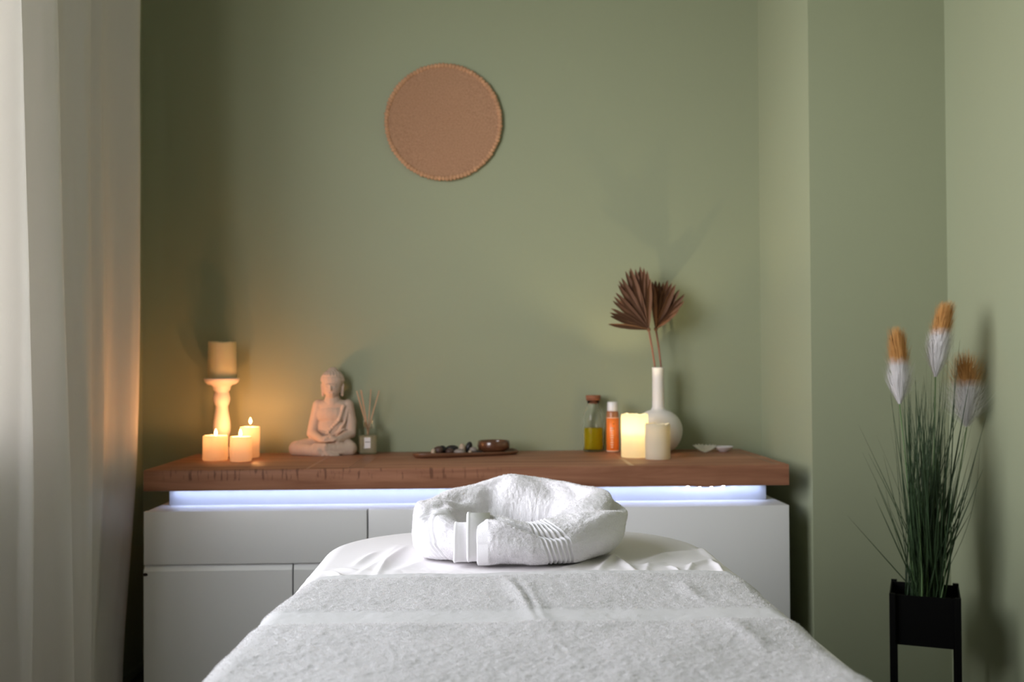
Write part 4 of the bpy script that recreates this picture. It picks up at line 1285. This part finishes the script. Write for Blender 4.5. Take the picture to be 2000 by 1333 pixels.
def build_blanket():
    Y0_, Y1_ = .22, 1.555
    th = .007
    ya = np.concatenate([np.linspace(Y0_, .92, 60)[:-1], np.linspace(.92, Y1_, 500)])
    hwf = THW - .031; rc = .040
    drop = .20
    arc = rc * PI / 2
    S = hwf + arc + drop
    sa = np.linspace(-S, S, 800)
    Sg, Yg = np.meshgrid(sa, ya, indexing='ij')
    As = np.abs(Sg); sg = np.sign(Sg)
    a_ = np.clip((As - hwf) / rc, 0, PI / 2)
    dn = np.maximum(0, As - hwf - arc)
    X = sg * (np.minimum(As, hwf) + rc * np.sin(a_) + .05 * dn)
    Z = ZT + th - rc * (1 - np.cos(a_)) - dn
    NX = sg * np.sin(a_); NZ = np.cos(a_)
    # far hem edge is not quite straight
    Yw = Yg + sstep(1.2, Y1_, Yg) * (.004 * np.sin(Sg * 7 + .5) + .003 * np.sin(Sg * 17) - .010 * sstep(.25, .40, As))
    X = X * (1 - .022 * sstep(1.2, 1.555, Yg)) + .020 * (Yg - 1.35) + .008 * sstep(1.35, 1.555, Yg) * sstep(0, -.3, Sg)
    Xw = X + TXC
    h = .0026 * fbm(Sg * 6, Yg * 8, 2, 1) + .0008 * fbm(Sg * 28, Yg * 28, 2, 4) + .0004 * fbm(Sg * 120, Yg * 120, 2, 6)
    # shallow sag between creases
    h += ridge(Xw, Yw, [(985, 1138), (1012, 1168), (1030, 1196), (1052, 1232)], .0045, .010)
    h += ridge(Xw, Yw, [(1028, 1152), (1046, 1186), (1064, 1216), (1078, 1240)], .0028, .009)
    h -= ridge(Xw, Yw, [(1008, 1146), (1030, 1176), (1050, 1212)], .0028, .007)
    h += ridge(Xw, Yw, [(1330, 1145), (1350, 1165), (1372, 1180)], .0030, .010)
    h += ridge(Xw, Yw, [(1400, 1205), (1460, 1250), (1500, 1290)], .0030, .014)
    h += ridge(Xw, Yw, [(640, 1230), (760, 1240), (840, 1236)], .0025, .012)
    dist = Y1_ - Yg
    band = sstep(.232, .248, dist) * sstep(.312, .298, dist)            # flat woven stripe
    hemb = sstep(.040, .036, dist)                                     # flat hem
    h = h * (1 - .35 * band)
    h -= .0014 * band + .0006 * hemb
    pile = 1 - np.maximum(band, hemb)
    h += .0004 * fbm(Sg * 230, Yg * 230, 2, 77) * pile
    # hanging sides ripple
    h += sstep(.02, .12, dn) * .010 * np.sin(Yg * 24 + sg) 
    Xf = X + NX * h; Zf = Z + NZ * h
    # edge curls down onto the sheet at the far hem
    Zf = Zf - .0055 * sstep(.010, .0, dist)
    V = np.stack([Xf + TXC, Yw, Zf], -1)
    nu_, nv_ = V.shape[:2]
    N = grid_normals(V)
    if N[nu_ // 2, nv_ // 2, 2] < 0: N = -N
    top = V.reshape(-1, 3)
    # underside
    Vb = V - N * .0050
    lim = (As < hwf)
    Vb[..., 2] = np.where(lim, np.maximum(Vb[..., 2], ZT + .0010), Vb[..., 2])
    bot = Vb.reshape(-1, 3)
    n0 = len(top)
    ft = grid_faces(nu_, nv_).tolist()
    fb = [(a + n0, d + n0, c2 + n0, b_ + n0) for a, b_, c2, d in grid_faces(nu_, nv_)[:, :]] 
    f = ft + fb
    for i in range(nu_ - 1):
        for j in (0, nv_ - 1):
            a, b_ = i * nv_ + j, (i + 1) * nv_ + j
            f.append((a, b_, b_ + n0, a + n0))
    for j in range(nv_ - 1):
        for i in (0, nu_ - 1):
            a, b_ = i * nv_ + j, i * nv_ + j + 1
            f.append((a, b_, b_ + n0, a + n0))
    # terry loops standing from the pile
    rs = np.random.RandomState(3)
    n_ = 420000
    ii = rs.randint(1, nu_ - 2, n_ * 2); jj = rs.randint(50, nv_ - 2, n_ * 2)
    wgt = pile[ii, jj] * np.where(dn[ii, jj] < .12, 1, 0)
    keep = rs.rand(n_ * 2) < wgt
    ii, jj = ii[keep][:n_], jj[keep][:n_]
    fu, fv = rs.rand(len(ii), 1), rs.rand(len(ii), 1)
    Pp = V[ii, jj] * (1 - fu) * (1 - fv) + V[ii + 1, jj] * fu * (1 - fv) + V[ii, jj + 1] * (1 - fu) * fv + V[ii + 1, jj + 1] * fu * fv
    nv1, nf1 = nap_tris(Pp, N[ii, jj], .0026, .00034, rs, .9)
    verts = np.vstack([top, bot, nv1])
    return verts, f + (nf1 + 2 * n0).tolist(), len(f)
v, f, nbase = build_blanket()
o = mesh('bath_towel', v, f, M['terryold']); two_slots(o, M['pileold'], nbase)
tag(o, 'large white terry towel with woven stripe spread across the massage table', 'towel')

# ---- towel rolled into a ring
def build_ring():
    nu_, nv_ = 1000, 250
    # centre line through image-measured points: (x, y, half width, height, tilt)
    K = np.array([
        # x,     y,     half width, height, outward lean of the top
        [-0.010, 1.622, .028, .080, .000],
        [0.025, 1.622, .036, .080, .004],
        [0.070, 1.630, .043, .070, .006],
        [0.115, 1.646, .046, .070, .006],
        [0.160, 1.676, .050, .084, .006],
        [0.190, 1.722, .050, .096, .012],
        [0.186, 1.775, .050, .104, .018],
        [0.150, 1.818, .052, .112, .022],
        [0.100, 1.842, .054, .120, .020],
        [0.040, 1.845, .054, .120, .020],
        [-0.015, 1.830, .052, .106, .020],
        [-0.058, 1.795, .048, .096, .014],
        [-0.080, 1.750, .043, .092, .006],
        [-0.080, 1.708, .038, .086, .000],
        [-0.066, 1.674, .034, .076, .000],
        [-0.036, 1.658, .030, .062, .000],
        [0.000, 1.664, .026, .050, .000]])
    n_ = len(K)
    tk = np.arange(n_, dtype=float)
    tu = np.linspace(0, n_ - 1, nu_)
    # Catmull-Rom
    def cr(col):
        p = np.concatenate([[2 * col[0] - col[1]], col, [2 * col[-1] - col[-2]]])
        i = np.minimum(tu.astype(int), n_ - 2); t_ = tu - i
        p0, p1, p2, p3 = p[i], p[i + 1], p[i + 2], p[i + 3]
        return .5 * (2 * p1 + (-p0 + p2) * t_ + (2 * p0 - 5 * p1 + 4 * p2 - p3) * t_ ** 2 + (-p0 + 3 * p1 - 3 * p2 + p3) * t_ ** 3)
    cx_, cy_, hw_, hh_, sk_ = [cr(K[:, q_]) for q_ in range(5)]
    tx_, ty_ = np.gradient(cx_), np.gradient(cy_)
    ln = np.hypot(tx_, ty_); tx_ /= ln; ty_ /= ln
    ox_, oy_ = ty_, -tx_          # outward (right-hand) normal; the ring runs counter-clockwise
    s_len = np.concatenate([[0], np.cumsum(np.hypot(np.diff(cx_), np.diff(cy_)))])
    v_ = np.linspace(0, 2 * PI, nv_, endpoint=False)
    U_, Vg = np.meshgrid(tu, v_, indexing='ij')
    S_ = np.repeat(s_len[:, None], nv_, 1)
    ca, sa_ = np.cos(Vg), np.sin(Vg)
    # rounded section, flatter below
    e1 = .80
    cxs = np.sign(ca) * np.abs(ca) ** e1; szs = np.sign(sa_) * np.abs(sa_) ** (.78)
    hw2 = hw_[:, None]; hh2 = hh_[:, None]
    zc = .5 * hh2
    # pull the waist of the section in at the back so that the inner wall slopes like a cushion
    off = hw2 * cxs
    zz_ = zc + .5 * hh2 * szs
    rel = np.clip(zz_ / hh2, 0, 1)
    narrow = 1 - .42 * rel ** 1.6 * sstep(4, 7, U_) * sstep(13, 10.5, U_)
    off = off * narrow + sk_[:, None] * rel
    # folds
    endt = np.minimum(sstep(0, .12, U_), sstep(n_ - 1, n_ - 1.3, U_))
    fold = .0045 * fbm(U_ * .9 + 3, Vg * 1.1 + 0 * U_, 2, 12) * (1 - np.abs((Vg - PI) / PI) ** 8)
    wr = .0020 * fbm(S_ * 14, Vg * 1.6, 2, 21) + .0005 * fbm(S_ * 80, np.cos(Vg) * 5 + 9, 2, 31)
    # diagonal crease on the front arm
    def crease(u0, v0, u1, v1, amp, wd):
        du, dv = (u1 - u0), (v1 - v0)
        t_ = np.clip(((U_ - u0) * du * .12 + (Vg - v0) * dv * .5) / (du * du * .12 + dv * dv * .5), 0, 1)
        d2 = (U_ - u0 - du * t_) ** 2 * .12 + (Vg - v0 - dv * t_) ** 2 * .5
        return amp * np.exp(-d2 / wd ** 2)
    # section angle: 0 outward, pi/2 up, pi inward, 3pi/2 down
    cr_ = (-crease(.5, 1.55, 2.6, .35, .009, .10) + crease(.9, 1.0, 3.0, -.1 + .1, .003, .12)
           - crease(3.7, 2.0, 5.2, .7, .012, .13) + crease(4.1, .8, 5.6, .2, .006, .16) - crease(5.2, .9, 7.2, 1.3, .008, .14)
           - crease(7.4, 2.6, 8.0, 1.6, .010, .16) - crease(9.6, 3.0, 9.3, 1.9, .010, .15) + crease(8.7, 2.4, 8.8, 1.7, .006, .2)
           - crease(10.8, 2.4, 11.8, 1.2, .010, .13) - crease(12.4, 1.9, 13.4, .9, .008, .12) + crease(12.8, 1.5, 13.2, .6, .004, .1)
           - crease(6.2, 2.7, 7.0, 1.9, .008, .15) - crease(5.6, 3.0, 6.0, 2.2, .006, .14))
    # dobby ribs, shearing round the roll
    def ribs(u0, n_r, pitch, shear):
        c0 = (S_ - np.interp(u0, tu, s_len) + shear * (np.sin(Vg)) * .5 * hh2)
        ph = c0 / pitch
        m_ = sstep(-.3, .1, ph) * sstep(n_r + .3, n_r - .1, ph)
        return m_ * .0018 * np.cos(2 * PI * ph), m_
    r1, m1 = ribs(2.25, 6, .0066, .45)
    r2, m2 = ribs(13.35, 6, .0060, .30)
    m3 = sstep(.62, .50, U_)                                        # woven hem at the visible end
    ribm = np.clip(m1 + m2 + m3, 0, 1)
    micro = (.0006 * fbm(S_ * 260, Vg * 12.5, 2, 41)) * (1 - ribm)
    grow = (fold + wr + cr_) * (1 - .6 * m3) + r1 + r2 + micro - .0012 * np.clip(m1 + m2, 0, 1)
    # nobody can sink below the bed
    nrmx, nrmz = cxs / np.hypot(cxs, szs), szs / np.hypot(cxs, szs)
    off = off + nrmx * grow
    zz_ = zz_ + nrmz * grow
    zz_ = np.where(zz_ < .004, .0015 + .6 * np.clip(zz_, 0, .004), zz_)
    X = cx_[:, None] + ox_[:, None] * off; Y = cy_[:, None] + oy_[:, None] * off
    Z = ZT + .0075 + zz_
    # the front start lies on the large towel, the rest on the sheet a little lower
    Z = Z - .0055 * sstep(1.57, 1.62, Y)
    V = np.stack([X, Y, Z], -1)
    N = grid_normals(V)
    ctr = V.mean(axis=1, keepdims=True)
    if ((V - ctr) * N).sum() < 0: N = -N
    # close the ends inward
    caps = []
    rings = [V]
    def cap_rings(row, dirv, k_):
        c_ = row.mean(axis=0)
        out = []
        for s_, d_ in ((.93, .35), (.80, .6), (.5, .75), (.12, .8)):
            out.append(c_ + (row - c_) * s_ + dirv * k_ * d_)
        return out
    t0 = np.array([-tx_[0], -ty_[0], 0]); t1 = np.array([tx_[-1], ty_[-1], 0])
    start = cap_rings(V[0], t0, .004)[::-1]; end = cap_rings(V[-1], t1, .012)
    A = np.concatenate([np.array(start), V, np.array(end)], 0)
    f = grid_faces(A.shape[0], nv_, True).tolist()
    f.append(tuple(range(nv_))); f.append(tuple((A.shape[0] - 1) * nv_ + q_ for q_ in range(nv_))[::-1])
    rs = np.random.RandomState(8)
    n2 = 260000
    ii = rs.randint(1, nu_ - 2, n2 * 2); jj = rs.randint(0, nv_, n2 * 2)
    w_ = (1 - ribm[ii, jj]) * np.where(V[ii, jj, 2] > ZT + .006, 1, 0)
    kp = rs.rand(n2 * 2) < w_
    ii, jj = ii[kp][:n2], jj[kp][:n2]
    fu = rs.rand(len(ii), 1); fv = rs.rand(len(ii), 1)
    j2 = (jj + 1) % nv_
    Pp = V[ii, jj] * (1 - fu) * (1 - fv) + V[ii + 1, jj] * fu * (1 - fv) + V[ii, j2] * (1 - fu) * fv + V[ii + 1, j2] * fu * fv
    nv1, nf1 = nap_tris(Pp, N[ii, jj], .0026, .00032, rs, .8)
    nA = A.shape[0] * nv_
    return np.vstack([A.reshape(-1, 3), nv1]), f + (nf1 + nA).tolist(), len(f), t0
v, f, RV, rt0 = build_ring()
rc_ = Vector((.055, 1.735, ZT))
ring = thing('rolled_towel', 'fluffy white hand towel rolled into a ring on the massage table', 'towel', rc_)
o = mesh('terry_roll', v - np.array(rc_), f, M['terry'], ring); two_slots(o, M['pile'], RV)
# hem flaps at the open end: two folded layers stepping out of the roll
def flap(x0, x1, y_near, y_far, zt, lean, nm):
    m = MB(); n_ = 36
    hh = zt / 2
    rings_ = []
    cyc = (y_near + y_far) / 2; hwy = (y_far - y_near) / 2
    for xx, s_ in ((x0, .90), (x0 + .0012, .985), (x0 + .003, 1.0), (x0 + .005, .975), (x0 + .007, .96), (x1, .96)):
        r_ = []
        for i in range(n_):
            a_ = 2 * PI * i / n_
            ca, sa2 = math.cos(a_), math.sin(a_)
            r_.append((xx + lean * (hh + hh * sa2), cyc + hwy * s_ * math.copysign(abs(ca) ** .7, ca), ZT + .0085 + hh + hh * s_ * math.copysign(abs(sa2) ** .6, sa2)))
        rings_.append(r_)
    v = [p_ for r_ in rings_ for p_ in r_]; f = []
    for i in range(len(rings_) - 1):
        for q_ in range(n_):
            q2 = (q_ + 1) % n_
            f.append((i * n_ + q_, i * n_ + q2, (i + 1) * n_ + q2, (i + 1) * n_ + q_))
    f.append(tuple(range(n_))); f.append(tuple((len(rings_) - 1) * n_ + q_ for q_ in range(n_)))
    m.add([(a_ - rc_.x, b_ - rc_.y, c2 - rc_.z) for a_, b_, c2 in v], f)
    o = m.build(nm, M['hem'], ring)
    o['label'] = 'smooth woven hem flap'
    return o
flap(-.028, .010, 1.596, 1.662, .080, .0, 'hem_flap')
flap(-.050, -.020, 1.604, 1.640, .066, .03, 'hem_flap')
